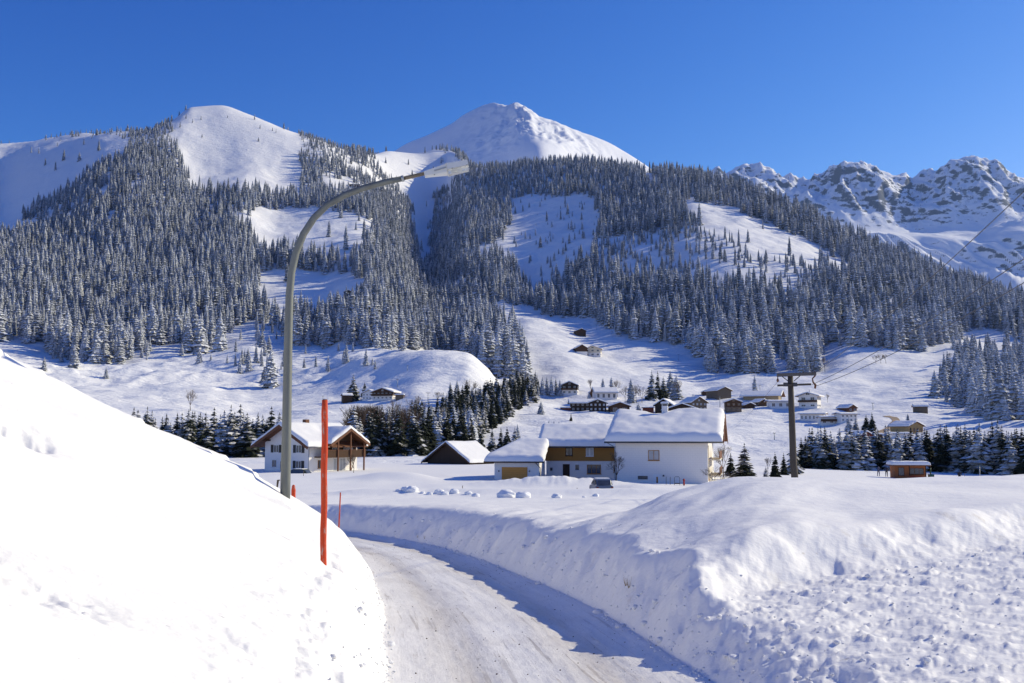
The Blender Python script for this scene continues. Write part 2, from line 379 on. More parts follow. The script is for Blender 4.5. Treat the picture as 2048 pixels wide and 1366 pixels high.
def m_snow_near():
    k = NT('snow_near', 0.75, 0.25); co = k.coords()
    big = k.noise(0.5, 3, 0.5, co); fine = k.noise(38, 4, 0.65, co); mid = k.noise(5, 4, 0.6, co)
    wall = k.attr('wall'); dirt = k.noise(1.7, 5, 0.7, co)
    d = k.math('MULTIPLY', k.ramp(dirt, [(0.60, 0), (0.74, 1)]), wall)
    straw = k.ramp(k.noise(6, 3, 0.6, co), [(0.70, 0), (0.76, 1)])
    c = k.mix(big, SNOW, (0.90, 0.885, 0.85))
    c = k.mix(k.math('MULTIPLY', d, 0.5), c, (0.50, 0.44, 0.35))
    c = k.mix(k.math('MULTIPLY', k.math('MULTIPLY', straw, wall), 0.45), c, (0.34, 0.26, 0.14))
    k.col(c)
    b1 = k.bump(fine, 0.22, 0.012); b2 = k.bump(mid, 0.35, 0.05, b1)
    # wind crust: stretched grain
    cr = k.noise(3, 3, 0.6, k.coords((0.5, 1.6, 1))); k.nrm(k.bump(cr, 0.18, 0.08, b2))
    # ice grains that glint
    v = k.n('TexVoronoi'); v.inputs['Scale'].default_value = 55; k.l(co, v.inputs['Vector'])
    sp = k.ramp(v.outputs['Color'], [(0.955, 0), (0.965, 1)])
    k.l(k.math('MULTIPLY_ADD', sp, -0.6, 0.78), k.b.inputs['Roughness'])
    return k.m
def m_snow_far():
    k = NT('snow_far', 0.85, 0.1); co = k.coords()
    n = k.noise(0.02, 5, 0.6, co); k.col(k.mix(n, (0.90, 0.885, 0.85), (0.84, 0.845, 0.85)))
    tr = k.noise(0.5, 4, 0.65, k.coords((0.35, 0.12, 1)), 1.2)
    tr2 = k.noise(0.25, 4, 0.6, k.coords((1, 1, 1)))
    k.nrm(k.bump(tr, 0.5, 0.8, k.bump(tr2, 0.45, 1.0, k.bump(k.noise(0.09, 4, 0.6, k.coords((0.6, 1.4, 1)), 0.8), 0.5, 3.0))))
    return k.m
def m_rock_snow(name, scale, lo, hi, rock):
    k = NT(name, 0.9, 0.1); co = k.coords()
    g = k.n('NewGeometry'); sep = k.n('SeparateXYZ'); k.l(g.outputs['Normal'], sep.inputs[0])
    n = k.noise(scale, 8, 0.68, k.coords((1, 1, 2.2)))
    s = k.math('ADD', sep.outputs[2], k.math('MULTIPLY', k.math('SUBTRACT', n, 0.5), 1.1))
    f = k.ramp(s, [(lo, 1), (hi, 0)])
    rn = k.noise(scale*4, 5, 0.7, co)
    rc = k.mix(rn, rock, tuple(v*0.45 for v in rock))
    k.col(k.mix(f, (0.86, 0.87, 0.89), rc))
    k.nrm(k.bump(k.noise(scale*1.5, 8, 0.65, co), 0.4 if scale < .015 else .25, 12.0 if scale < .015 else 6)); return k.m
def m_road():
    k = NT('packed_snow_road', 0.6, 0.35); co = k.coords()
    dr = k.attr('across'); s = k.attr('along')
    cv = k.n('CombineXYZ'); k.l(dr, cv.inputs[0]); k.l(k.math('MULTIPLY', s, 0.09), cv.inputs[1])
    streak = k.noise(5, 5, 0.65, cv.outputs[0]); big = k.noise(0.6, 4, 0.6, co); grit = k.noise(26, 4, 0.75, co)
    # wheel tracks polished down towards the gravelled ice
    def band(c, w):
        q = k.math('DIVIDE', k.math('SUBTRACT', dr, c), w); return k.math('POWER', 2.718, k.math('MULTIPLY', k.math('MULTIPLY', q, q), -1))
    t = k.math('ADD', band(-0.85, 0.38), band(-2.25, 0.36))
    f = k.math('MULTIPLY', t, k.ramp(streak, [(0.3, 0.35), (0.65, 1)]))
    f = k.math('ADD', f, k.math('MULTIPLY', k.ramp(big, [(0.45, 0), (0.7, 1)]), 0.35))
    c = k.mix(k.math('MULTIPLY', f, 0.52), (0.90, 0.88, 0.84), (0.44, 0.38, 0.31))
    g = k.ramp(grit, [(0.60, 0), (0.68, 1)])
    cv2 = k.n('CombineXYZ'); k.l(dr, cv2.inputs[0]); k.l(k.math('MULTIPLY', s, 0.025), cv2.inputs[1])
    ln = k.ramp(k.noise(13, 3, 0.6, cv2.outputs[0], 0.3), [(0.60, 0), (0.64, 1)])
    c = k.mix(k.math('MULTIPLY', k.math('MULTIPLY', ln, k.ramp(big, [(0.4, 0.1), (0.6, 1)])), 0.5), c, (0.30, 0.25, 0.20))
    c = k.mix(k.math('MULTIPLY', g, k.math('MULTIPLY_ADD', f, 0.45, 0.16)), c, (0.16, 0.13, 0.10))
    k.col(c); k.nrm(k.bump(streak, 0.4, 0.04, k.bump(grit, 0.5, 0.02))); return k.m

def mesh_grid(name, V, nr, nc, mat, mask=None, attrs=None, kind='structure'):
    """V (nr*nc,3) heightfield grid -> object; mask picks faces"""
    i = np.arange(nr*nc).reshape(nr, nc)
    F = np.stack([i[:-1, :-1], i[:-1, 1:], i[1:, 1:], i[1:, :-1]], -1).reshape(-1, 4)
    if mask is not None: F = F[mask.ravel()]
    used = np.unique(F); re = np.zeros(nr*nc, int); re[used] = np.arange(len(used)); F = re[F]; P = V[used]
    me = bpy.data.meshes.new(name)
    me.vertices.add(len(P)); me.vertices.foreach_set('co', P.astype(np.float32).ravel())
    me.loops.add(F.size); me.loops.foreach_set('vertex_index', F.astype(np.int32).ravel())
    me.polygons.add(len(F)); me.polygons.foreach_set('loop_start', np.arange(0, F.size, 4, dtype=np.int32))
    me.polygons.foreach_set('use_smooth', np.ones(len(F), bool))
    me.update(calc_edges=True)
    for k, v in (attrs or {}).items():
        a = me.attributes.new(k, 'FLOAT', 'POINT'); a.data.foreach_set('value', v.ravel()[used].astype(np.float32))
    me.materials.append(mat)
    o = bpy.data.objects.new(name, me); COL.objects.link(o); o['kind'] = kind; return o

# near ground
SN = m_snow_near(); SF = m_snow_far(); RD = m_road()
un = np.concatenate([np.linspace(-2.4, -0.60, 70)[:-1], np.linspace(-0.60, 0.60, 860), np.linspace(0.60, 2.4, 70)[1:]])
yn = np.concatenate([np.exp(np.linspace(math.log(2.6), math.log(60), 560))[:-1], np.exp(np.linspace(math.log(60), math.log(188), 125))])
Yg = np.repeat(yn[:, None], len(un), 1); Xg = Yg*un[None, :]
Zg, drg, sg = near_z(Xg, Yg)
V = np.stack([Xg, Yg, Zg], -1).reshape(-1, 3)
fc = (drg[:-1, :-1]+drg[1:, 1:])/2
isroad = (fc < 0.0) & (fc > -RW) & (Yg[:-1, :-1] < 75)
gz = np.gradient(Zg, axis=0)/np.gradient(Yg, axis=0)
gx = np.gradient(Zg, axis=1)/np.maximum(np.gradient(Xg, axis=1), 1e-4)
tpl = poly_dist(PB, Xg, Yg)
wall = sstep(1.9, 0.3, drg)*sstep(-0.2, 0.1, drg)*0.8+sstep(2.2, 0.6, np.abs(tpl-0.4))*sstep(2, 5, Xg)*(Yg > 8)
wall = np.clip(wall+0.35*sstep(0.7, 0.1, -drg-RW)*(-drg > RW), 0, 1)*sstep(60, 35, Yg)
at_ = dict(across=drg, along=sg, wall=wall)
mesh_grid('snowy_road', V, len(yn), len(un), RD, isroad, at_)
mesh_grid('snow_field', V, len(yn), len(un), SN, ~isroad, at_)
# ground behind and beside the camera
xb = np.linspace(-220, 220, 111); yb = np.linspace(-160, 2.6, 60)
Xb, Yb = np.meshgrid(xb, yb); Zb = near_z(Xb, Yb, False)[0]
# only out to the side of the fan in front
mesh_grid('snow_ground', np.stack([Xb, Yb, Zb-0.02], -1).reshape(-1, 3), len(yb), len(xb), SN)
# valley and forested mountain
mesh_grid('mountain_slope', np.stack([XA, GA, ZA], -1).reshape(-1, 3), GA.shape[0], GA.shape[1], SF)

# white summit behind
def far_mesh(name, rows, n, mat, noise_fn, U, back=((500, -250), (1600, -900))):
    Yk, Zk = build_rows(rows, U)
    for dy, dz in back: Yk = np.vstack([Yk, Yk[len(rows)-1:len(rows)]+dy]); Zk = np.vstack([Zk, Zk[len(rows)-1:len(rows)]+dz])
    G = grid_rows(Yk, n); Z = pchip(Yk, Zk, G); X = U[None, :]*G
    Z = Z+noise_fn(X, G, Yk)
    return mesh_grid(name, np.stack([X, G, Z], -1).reshape(-1, 3), G.shape[0], G.shape[1], mat)
ROWB = [
 [(200,560,2450),(700,520,2500),(1000,480,2500),(1300,500,2550),(1600,580,2550)],
 [(200,480,3100),(600,420,3200),(700,385,3230),(780,352,3392),(850,340,3229),(950,332,3010),(1010,322,2930),(1050,302,2900),(1080,294,2880),(1110,302,2900),(1150,322,2960),(1200,340,3050),(1250,360,3120),(1320,400,3120),(1400,450,3100),(1600,540,3000)],
 [(200,470,3300),(600,380,3380),(700,350,3400),(780,325,3520),(850,305,3423),(905,288,3350),(950,275,3303),(990,262,3262),(1035,254,3174),(1060,262,3120),(1085,270,3120),(1120,276,3150),(1160,286,3190),(1200,302,3220),(1250,327,3260),(1300,362,3260),(1400,430,3200),(1600,530,3050)],
 [(200,460,3500),(600,370,3560),(700,335,3600),(780,308,3640),(815,288,3640),(850,275,3630),(875,264,3620),(905,250,3615),(925,236,3630),(945,226,3640),(965,217,3620),(982,212,3600),(1000,215,3540),(1015,219,3500),(1030,214,3470),(1045,219,3440),(1065,233,3400),(1085,243,3380),(1120,253,3370),(1150,264,3370),(1185,275,3370),(1215,286,3370),(1250,305,3380),(1285,327,3380),(1340,365,3350),(1400,415,3300),(1600,520,3100)],
]
UB = np.linspace(-0.45, 0.32, 420)
def nB(X, Y, Yk):
    m = sstep(2900, 3150, Y); top = np.clip(np.abs(Y-Yk[3][None, :])/160, 0.12, 1)
    rk = np.exp(-(((X/Y*FPX+1024)-1065)/110)**2)
    return m*top*(3.5*fbm(X/200, Y/240, 3)+rk*13*ridged(X/60, Y/110, 5, .62)+1.2*ridged(X/90, Y/200, 3))
MB_ = m_rock_snow('snowy_summit', 0.02, 0.28, 0.38, (0.14, 0.13, 0.13))
far_mesh('mountain_summit', ROWB, [20, 70, 50, 10, 10], MB_, nB, UB)
# rocky range on the right
ROWC = [
 [(1100,700,4000),(1400,700,4000),(1700,700,4000),(2048,700,4000),(2500,700,4000),(3600,700,4000)],
 [(1100,620,4600),(1400,600,4600),(1500,570,4600),(1700,560,4550),(1830,560,4650),(1950,560,4650),(2048,560,4600),(2500,560,4600),(3600,560,4600)],
 [(1100,520,5100),(1400,460,5100),(1500,440,5200),(1600,440,5100),(1690,465,5000),(1760,468,5050),(1830,470,5100),(1900,476,5000),(1950,478,5000),(2000,465,4950),(2048,458,4900),(2200,430,4900),(2500,420,4900),(3600,500,4900)],
 [(1100,515,5500),(1400,450,5500),(1500,430,5500),(1600,445,5400),(1690,462,5350),(1760,462,5400),(1830,466,5450),(1900,468,5350),(1950,466,5350),(2000,455,5300),(2048,448,5300),(2200,420,5300),(2500,410,5300),(3600,480,5300)],
 [(1100,480,6300),(1300,420,6300),(1400,372,6300),(1440,360,6300),(1465,357,6300),(1490,349,6250),(1508,353,6250),(1520,354,6250),(1545,358,6250),(1565,368,6250),(1580,372,6300),(1605,380,6300),(1620,378,6300),(1640,371,6250),(1660,357,6200),(1672,350,6200),(1682,343,6150),(1700,347,6150),(1725,344,6150),(1750,343,6150),(1775,350,6150),(1790,358,6150),(1812,358,6200),(1824,373,6250),(1845,368,6300),(1870,358,6300),(1890,345,6250),(1910,334,6200),(1930,327,6200),(1950,333,6200),(1968,336,6200),(1985,348,6200),(2005,354,6200),(2020,366,6250),(2048,372,6300),(2120,410,6300),(2200,400,6300),(2350,370,6300),(2500,400,6300),(3600,470,6300)],
]
UC = np.linspace(0.03, 1.25, 640)
def nC(X, Y, Yk):
    up = sstep(5350, 5700, Y); top = np.clip(np.abs(Y-Yk[4][None, :])/260, 0.18, 1)
    lowm = sstep(4050, 4500, Y)*np.clip(np.abs(Y-Yk[2][None, :])/200, 0.1, 1)*sstep(5250, 5000, Y)
    return up*top*(72*ridged(X/330+1.7, Y/560, 6, .54)-18)+lowm*(60*ridged((X+0.35*Y)/260, Y/900, 4, .5)-25)
MC_ = m_rock_snow('snowy_rock_range', 0.0145, 0.54, 0.64, (0.17, 0.19, 0.24))
far_mesh('rocky_mountain_range', ROWC, [16, 70, 14, 120, 10, 10], MC_, nC, UC, ((500, -400), (1600, -1500)))

# ------------------------------------------------------------------ object helpers
def tagit(o, label=None, cat=None, group=None, kind=None):
    if label: o['label'] = label
    if cat: o['category'] = cat
    if group: o['group'] = group
    if kind: o['kind'] = kind
    return o
def empty(name, loc, rz=0.0, label=None, cat=None, group=None):
    o = bpy.data.objects.new(name, None); o.empty_display_size = 0.2
    o.location = loc; o.rotation_euler = (0, 0, rz); COL.objects.link(o); return tagit(o, label, cat, group)
class MB:
    """collects boxes, bars, tubes and slabs; build() links them as one mesh object"""
    def __init__(s): s.v = []; s.f = []; s.mi = []; s.sm = []
    def add(s, vs, fs, mi=0, smooth=False):
        b = len(s.v); s.v += [tuple(v) for v in vs]
        for f in fs: s.f.append(tuple(i+b for i in f)); s.mi.append(mi); s.sm.append(smooth)
        return s
    def box(s, a, b, mi=0):
        x0, y0, z0 = a; x1, y1, z1 = b
        return s.add([(x0,y0,z0),(x1,y0,z0),(x1,y1,z0),(x0,y1,z0),(x0,y0,z1),(x1,y0,z1),(x1,y1,z1),(x0,y1,z1)],
                     [(0,3,2,1),(4,5,6,7),(0,1,5,4),(1,2,6,5),(2,3,7,6),(3,0,4,7)], mi)
    def bar(s, p, q, w, h=None, mi=0):
        p = Vector(p); q = Vector(q); h = h or w; d = (q-p).normalized()
        up = Vector((0, 0, 1)) if abs(d.z) < .95 else Vector((0, 1, 0))
        a = d.cross(up).normalized()*w/2; c = a.cross(d).normalized()*h/2
        vs = [e+i*a+j*c for e in (p, q) for i, j in ((-1,-1),(1,-1),(1,1),(-1,1))]
        return s.add(vs, [(0,1,2,3),(7,6,5,4),(0,4,5,1),(1,5,6,2),(2,6,7,3),(3,7,4,0)], mi)
    def tube(s, pts, rad, n=10, mi=0, cap=True, smooth=True):
        pts = [Vector(p) for p in pts]; rad = rad if hasattr(rad, '__len__') else [rad]*len(pts)
        vs = []; pa = None
        for i, p in enumerate(pts):
            d = (pts[min(i+1, len(pts)-1)]-pts[max(i-1, 0)]).normalized()
            if pa is None: pa = d.cross(Vector((0, 1, 0)) if abs(d.y) < .9 else Vector((1, 0, 0))).normalized()
            pa = (pa-d*pa.dot(d)).normalized(); pb = d.cross(pa)
            for k in range(n):
                t = 2*math.pi*k/n; vs.append(p+(pa*math.cos(t)+pb*math.sin(t))*rad[i])
        fs = [(i*n+k, i*n+(k+1) % n, (i+1)*n+(k+1) % n, (i+1)*n+k) for i in range(len(pts)-1) for k in range(n)]
        s.add(vs, fs, mi, smooth)
        if cap: b = len(s.v)-len(vs); s.f += [tuple(b+k for k in range(n))[::-1], tuple(b+len(vs)-n+k for k in range(n))]; s.mi += [mi]*2; s.sm += [False]*2
        return s
    def prism(s, poly, axis, a, b, mi=0):
        """poly: 2D outline; axis 'x' -> points (y,z) swept a..b in x; 'y' -> (x,z) swept in y; 'z' -> (x,y)"""
        def P(p, t): return (t, p[0], p[1]) if axis == 'x' else ((p[0], t, p[1]) if axis == 'y' else (p[0], p[1], t))
        n = len(poly); vs = [P(p, a) for p in poly]+[P(p, b) for p in poly]
        fs = [tuple(range(n))[::-1], tuple(range(n, 2*n))]+[(i, (i+1) % n, n+(i+1) % n, n+i) for i in range(n)]
        return s.add(vs, fs, mi)
    def mesh(s, name, mats):
        me = bpy.data.meshes.new(name); me.from_pydata(s.v, [], s.f); 
        for m in (mats if isinstance(mats, (list, tuple)) else [mats]): me.materials.append(m)
        me.polygons.foreach_set('material_index', s.mi); me.polygons.foreach_set('use_smooth', s.sm); me.update(); return me
    def build(s, name, mats, parent=None, fix=True):
        me = s.mesh(name, mats)
        if fix:
            bm = bmesh.new(); bm.from_mesh(me); bmesh.ops.recalc_face_normals(bm, faces=bm.faces); bm.to_mesh(me); bm.free()
        o = bpy.data.objects.new(name, me); COL.objects.link(o)
        if parent is not None: o.parent = parent
        return o
def copy_tree(o, parent=None):
    c = o.copy(); COL.objects.link(c)
    if parent is not None: c.parent = parent
    for ch in o.children: copy_tree(ch, c)
    return c

# ------------------------------------------------------------------ trees
def m_conifer(name, snow_lo, snow_hi, green, frost):
    k = NT(name, 0.9, 0.1); g = k.n('NewGeometry'); sep = k.n('SeparateXYZ'); k.l(g.outputs['Normal'], sep.inputs[0])
    oi = k.n('ObjectInfo'); n = k.noise(1.1, 3, 0.6, k.coords())
    s = k.math('ADD', sep.outputs[2], k.math('MULTIPLY', k.math('SUBTRACT', n, 0.5), 1.3))
    s = k.math('ADD', s, k.math('MULTIPLY', k.math('SUBTRACT', oi.outputs['Random'], 0.5), 0.30))
    f = k.ramp(s, [(snow_lo, 0), (snow_hi, 1)])
    gr = k.mix(oi.outputs['Random'], green, tuple(v*1.5 for v in green))
    k.col(k.mix(f, gr, frost)); return k.m
M_NEAR = m_conifer('spruce_snowy', 0.75, 0.93, (0.016, 0.020, 0.012), (0.86, 0.85, 0.84))
M_FAR = m_conifer('spruce_frosted', -0.30, 0.95, (0.125, 0.138, 0.155), (0.88, 0.89, 0.91))
kb = NT('bark', 0.9, 0.1); kb.col(kb.mix(kb.noise(6, 4, .6, kb.coords((1, 1, .3))), (0.05, 0.038, 0.028), (0.11, 0.09, 0.07))); M_BARK = kb.m
kb = NT('rimed_twigs', 0.9, 0.1); kb.col(kb.mix(kb.ramp(kb.noise(2.5, 4, .6), [(.45, 0), (.6, 1)]), (0.12, 0.085, 0.062), (0.42, 0.40, 0.39))); M_TWIG = kb.m
kb = NT('brown_twigs', 0.9, 0.1); kb.col(kb.mix(kb.ramp(kb.noise(2.5, 4, .6), [(.5, 0), (.7, 1)]), (0.075, 0.05, 0.035), (0.24, 0.19, 0.16))); M_TWIGB = kb.m

def spruce_mesh(seed, levels, per, slim, detail, mat, pw=.82, hull=False):
    """unit tree, 1 m tall; crown of drooping boughs"""
    r = random.Random(seed); m = MB()
    for i in range(levels):
        t = (i+0.5*r.random())/levels
        z = 0.06+0.92*t
        R = slim*(1-t)**pw*(0.82+0.36*r.random())+0.006
        n = max(4, int(per*(0.55+0.45*(1-t))))
        a0 = r.random()*6.28
        for k in range(n):
            a = a0+6.283*k/n+r.uniform(-.25, .25); L = R*r.uniform(.72, 1.12)
            ca, sa = math.cos(a), math.sin(a); droop = L*r.uniform(.28, .62); zz = z+r.uniform(-.012, .012)
            w = L*r.uniform(.26, .42)
            def P(x, y, h): return (ca*x-sa*y, sa*x+ca*y, zz+h)
            if detail:
                # bough: spine of three joints with side shoots and a thick load of snow
                s1, s2 = L*.45, L*.8
                pts = [P(0, 0, .012), P(s1, 0, -.02*droop), P(s2, 0, -droop*.45), P(L, 0, -droop*.8)]
                l1, r1 = P(s1*.9, w, -droop*.42), P(s1*.9, -w, -droop*.42); l2, r2 = P(s2, w*.8, -droop*.85), P(s2, -w*.8, -droop*.85)
                m.add(pts+[l1, r1, l2, r2], [(0,1,4),(1,0,5),(1,2,6,4),(2,1,5,7),(2,3,6),(3,2,7)])
                for q in range(2):
                    sx = L*r.uniform(.35, .8); sy = w*r.choice((-1, 1))*r.uniform(.5, .9)
                    m.add([P(sx*.6, sy*.4, -droop*.25), P(sx, sy*1.5, -droop*.75), P(sx*1.1, sy*.5, -droop*.95)], [(0, 1, 2)])
            else:
                m.add([P(0, 0, .015), P(L*.6, w, -droop*.6), P(L, 0, -droop), P(L*.6, -w, -droop*.6), P(L*.6, 0, -droop*.25)], [(0,4,1),(4,2,1),(0,3,4),(4,3,2)])
    if not detail or hull:
        ns = 7; rings = 4; vs = []
        for j in range(rings):
            tt = j/rings; rr_ = slim*.62*(1-tt)**pw+.004
            for k in range(ns): a = 6.283*k/ns+j*.4; q = rr_*r.uniform(.7, 1.25); vs.append((math.cos(a)*q, math.sin(a)*q, .07+.86*tt))
        vs.append((0, 0, .97)); fs = [(j*ns+k, j*ns+(k+1) % ns, (j+1)*ns+(k+1) % ns, (j+1)*ns+k) for j in range(rings-1) for k in range(ns)]+[((rings-1)*ns+k, (rings-1)*ns+(k+1) % ns, rings*ns) for k in range(ns)]
        m.add(vs, fs)
    m.add([(0.008, 0, .95), (-.006, .007, .95), (-.006, -.007, .95), (0, 0, 1.0)], [(0,1,3),(1,2,3),(2,0,3)])
    return m.mesh('spruce_crown', mat)
def trunk_mesh(name='spruce_trunk'):
    m = MB(); m.tube([(0,0,-.05), (0,0,.4), (0,0,.97)], [.018, .011, .002], 6); return m.mesh(name, M_BARK)
TRUNK = trunk_mesh()
NEARV = [spruce_mesh(100+i, 19, 11, (.25, .29, .23, .31, .27)[i], True, M_NEAR, .85) for i in range(5)]
MIDV = [spruce_mesh(200+i, 15, 9, (.17, .20, .155, .22, .185)[i], True, M_FAR, .62, True) for i in range(5)]
FARV = [spruce_mesh(300+i, 11, 8, (.16, .19, .145, .20, .175, .165)[i], False, M_FAR, .6) for i in range(6)]

def inpoly(px, py, P):
    P = np.asarray(P, float); ins = np.zeros(px.shape, bool)
    x0, y0 = P[:, 0], P[:, 1]; x1, y1 = np.roll(x0, -1), np.roll(y0, -1)
    for a, b, c, d in zip(x0, y0, x1, y1):
        if b == d: continue
        k = ((b > py) != (d > py)) & (px < (c-a)*(py-b)/(d-b)+a); ins ^= k
    return ins
FOREST_BOTTOM = [(-3000,660),(-300,680),(0,690),(60,690),(95,705),(150,728),(200,732),(250,728),(285,700),(330,690),(380,712),(440,702),(470,670),(500,642),(540,650),(575,690),(640,690),(690,690),(760,698),(850,700),(905,703),(950,720),(985,755),(1005,790),(1048,790),(1050,745),(1040,690),(1015,660),(990,645),(1012,602),(1060,612),(1110,635),(1180,640),(1230,668),(1330,690),(1380,700),(1405,742),(1470,750),(1640,742),(1645,690),(1760,700),(1850,700),(1920,680),(1950,662),(2000,668),(2060,690),(2300,700),(5000,600)]
CLEAR = [
 [(338,270),(352,262),(385,226),(400,215),(470,215),(520,245),(572,266),(592,300),(598,330),(606,370),(600,395),(560,392),(500,385),(450,380),(400,372),(388,335),(382,305),(350,285)],
 [(-900,260),(0,280),(240,270),(262,290),(232,318),(180,345),(140,375),(80,410),(40,440),(0,470),(-900,490)],
 [(-500,475),(60,440),(140,430),(145,440),(60,462),(0,482),(-500,520)],
 [(462,428),(520,418),(600,414),(700,422),(750,450),(746,490),(700,515),(600,520),(520,512),(495,465)],
 [(522,540),(600,543),(700,546),(742,572),(705,616),(650,640),(560,645),(514,625)],
 [(645,360),(700,358),(722,378),(660,384)], [(695,322),(740,340),(760,362),(720,350)],
 [(738,290),(850,290),(905,300),(925,330),(900,370),(868,395),(845,398),(800,392),(790,372),(760,345)],
 [(822,395),(872,398),(858,470),(850,540),(838,520),(830,450)],
 [(1700,560),(1600,530),(1500,505),(1440,478),(1365,425),(1362,396),(1380,392),(1460,418),(1560,458),(1650,496),(1712,535)],
 [(1400,520),(1500,540),(1620,585),(1640,605),(1520,575),(1390,545)],
 [(1278,335),(1300,345),(1318,365),(1290,365)],
]
SPARSE = [([(1020,400),(1080,392),(1185,395),(1200,450),(1190,500),(1130,540),(1095,585),(1070,600),(1040,560),(1010,520),(960,512),(940,500),(1010,480),(1025,440)], 0.13),
 ([(1190,480),(1280,470),(1400,450),(1500,490),(1640,530),(1640,570),(1500,580),(1350,570),(1250,560),(1200,540)], 0.62),
 ([(1650,610),(1860,640),(1850,690),(1660,690)], 0.5),
 ([(330,215),(600,215),(600,380),(385,380)], 0.02)]
N0 = 72000
sp = 8.2
yy = np.arange(640, 2700, sp); cand = []
for y in yy:
    xs = np.arange(-0.72*y, 0.75*y, sp*(1 if y < 1500 else 1.15)); cand.append(np.stack([xs, np.full(xs.shape, y)], 1))
cand = np.concatenate(cand); cand = cand+rng.uniform(-.48, .48, cand.shape)*sp
cz = ground(cand[:, 0], cand[:, 1]); cu = cand[:, 0]/cand[:, 1]; ce = cz/cand[:, 1]; cpx, cpy = ue2pix(cu, ce)
poly = FOREST_BOTTOM+[(5000, -500), (-3000, -500)]
jx = 10*fbm(cand[:, 0]/60, cand[:, 1]/60, 2); jy = 8*fbm(cand[:, 0]/60+9, cand[:, 1]/60, 2)
keep = inpoly(cpx+jx, cpy+jy, poly)
for P in CLEAR: keep &= ~(inpoly(cpx+jx, cpy+jy, P) & (rng.random(len(cpx)) > 0.012))
for P, d in SPARSE: keep &= ~(inpoly(cpx+jx, cpy+jy, P) & (rng.random(len(cpx)) > d*(1+1.2*fbm(cand[:, 0]/40, cand[:, 1]/40, 2))))
# beyond the ridge nothing grows in view; the high left edge thins out
sk = np.interp(cu, UG, YkA[10]); keep &= cand[:, 1] < sk+25
keep &= ~((cpy < 300) & (cpx < 260) & (rng.random(len(cpx)) > .25))
# natural gaps
keep &= (fbm(cand[:, 0]/45, cand[:, 1]/60, 3) > -0.62) & (rng.random(len(cpx)) > .10)
keep &= ~((cpy < 236) & (cpx > 375) & (cpx < 520))
F = cand[keep]; FZ = cz[keep]; Fpx = cpx[keep]; Fpy = cpy[keep]
FH = (27.5-9.5*sstep(1100, 2300, F[:, 1]))*rng.uniform(.50, 1.22, len(F))*(1+.18*fbm(F[:, 0]/50, F[:, 1]/60, 2))
sparse_in = inpoly(Fpx, Fpy, SPARSE[0][0]) | inpoly(Fpx, Fpy, SPARSE[1][0])
FH = np.where(sparse_in, FH*rng.uniform(.3, .7, len(F)), FH)
FH = np.where((FZ > 560) & (Fpx < 700), FH*.7, FH)
trees = [[F[i, 0], F[i, 1], FZ[i], FH[i], 'forest', None] for i in range(len(F))]

def add_tree(px, py, hpx, kind, lab=None, Y=None):
    p = hit(px, py, 60) if Y is None else None
    if p is None:
        X = colx(px, Y); p = Vector((X, Y, float(ground([X], [Y])[0])))
    trees.append([p.x, p.y, p.z, hpx*p.y/FPX, kind, lab])
def add_cluster(polypx, spacing, hm, kind, ylim=(170, 900), jit=.45, dens=1.0):
    P = np.array(polypx, float); us = (P[:, 0].min()-1024)/FPX, (P[:, 0].max()-1024)/FPX
    g = []
    for y in np.arange(ylim[0], ylim[1], spacing):
        xs = np.arange(us[0]*y*1.03-5, us[1]*y*1.03+5, spacing); g.append(np.stack([xs, np.full(xs.shape, y)], 1))
    g = np.concatenate(g)+rng.uniform(-jit, jit, (sum(len(a) for a in g), 2))*spacing
    z = ground(g[:, 0], g[:, 1]); a, b = ue2pix(g[:, 0]/g[:, 1], z/g[:, 1])
    k = inpoly(a, b, P) & (rng.random(len(a)) < dens)
    for q, zz in zip(g[k], z[k]): trees.append([q[0], q[1], zz, hm*(random.uniform(.5, 1.35) if kind == 'rightwood' else random.uniform(.68, 1.22)), kind, None])
# the row behind the white chalet
for i, px in enumerate(np.linspace(232, 556, 32)):
    add_tree(px+random.uniform(-6, 6), 0, random.uniform(78, 108), 'row', Y=random.uniform(238, 262))
for i, px in enumerate(np.linspace(225, 560, 30)):
    add_tree(px+random.uniform(-6, 6), 0, random.uniform(72, 94), 'row', Y=random.uniform(268, 290))
for px in np.linspace(706, 852, 16): add_tree(px+random.uniform(-5, 5), 0, random.uniform(76, 104), 'copse_front', Y=random.uniform(236, 256))
for px in (944, 962, 985, 1002, 1014, 1030): add_tree(px, 0, random.uniform(52, 78), 'copse_front', Y=random.uniform(228, 262))
add_cluster([(700,905),(730,880),(790,868),(850,850),(930,812),(1000,790),(1060,765),(1082,772),(1072,800),(1020,835),(965,870),(945,890),(940,905)], 4.9, 11, 'copse', (240, 620))
add_cluster([(870,800),(890,800),(905,812),(880,812)], 6, 14, 'copse', (420, 700))
for px, py, h in ((900,806,44),(914,804,46),(936,808,40),(944,806,34),(1085,790,38),(1094,790,40),(1103,792,42),(1112,790,36),(1120,792,34),(1076,800,34)): add_tree(px, py, h, 'village')
# the long dark row on the right
for i, px in enumerate(np.linspace(1600, 2075, 52)):
    add_tree(px+random.uniform(-5, 5), 0, random.uniform(66, 94)*(0.94 if px < 1750 else 1.0+max(0, px-1850)*.0012), 'hedge', Y=random.uniform(203, 216)-max(0, px-1880)*.1)
for i, px in enumerate(np.linspace(1608, 2090, 48)):
    add_tree(px+random.uniform(-5, 5), 0, random.uniform(66, 84), 'hedge', Y=random.uniform(222, 240))
for px in (2105, 2140, 2180, 2215): add_tree(px, 0, random.uniform(80, 95), 'hedge', Y=random.uniform(200, 225))
# young forest at the right edge
add_cluster([(1868,800),(1880,770),(1905,745),(1930,715),(1960,705),(2000,700),(2300,690),(2300,850),(2048,850),(1990,846),(1900,812)], 8.8, 17, 'rightwood', (380, 900))
add_cluster([(1905,700),(1935,690),(1960,700),(1930,712)], 8, 11, 'rightwood', (500, 900))
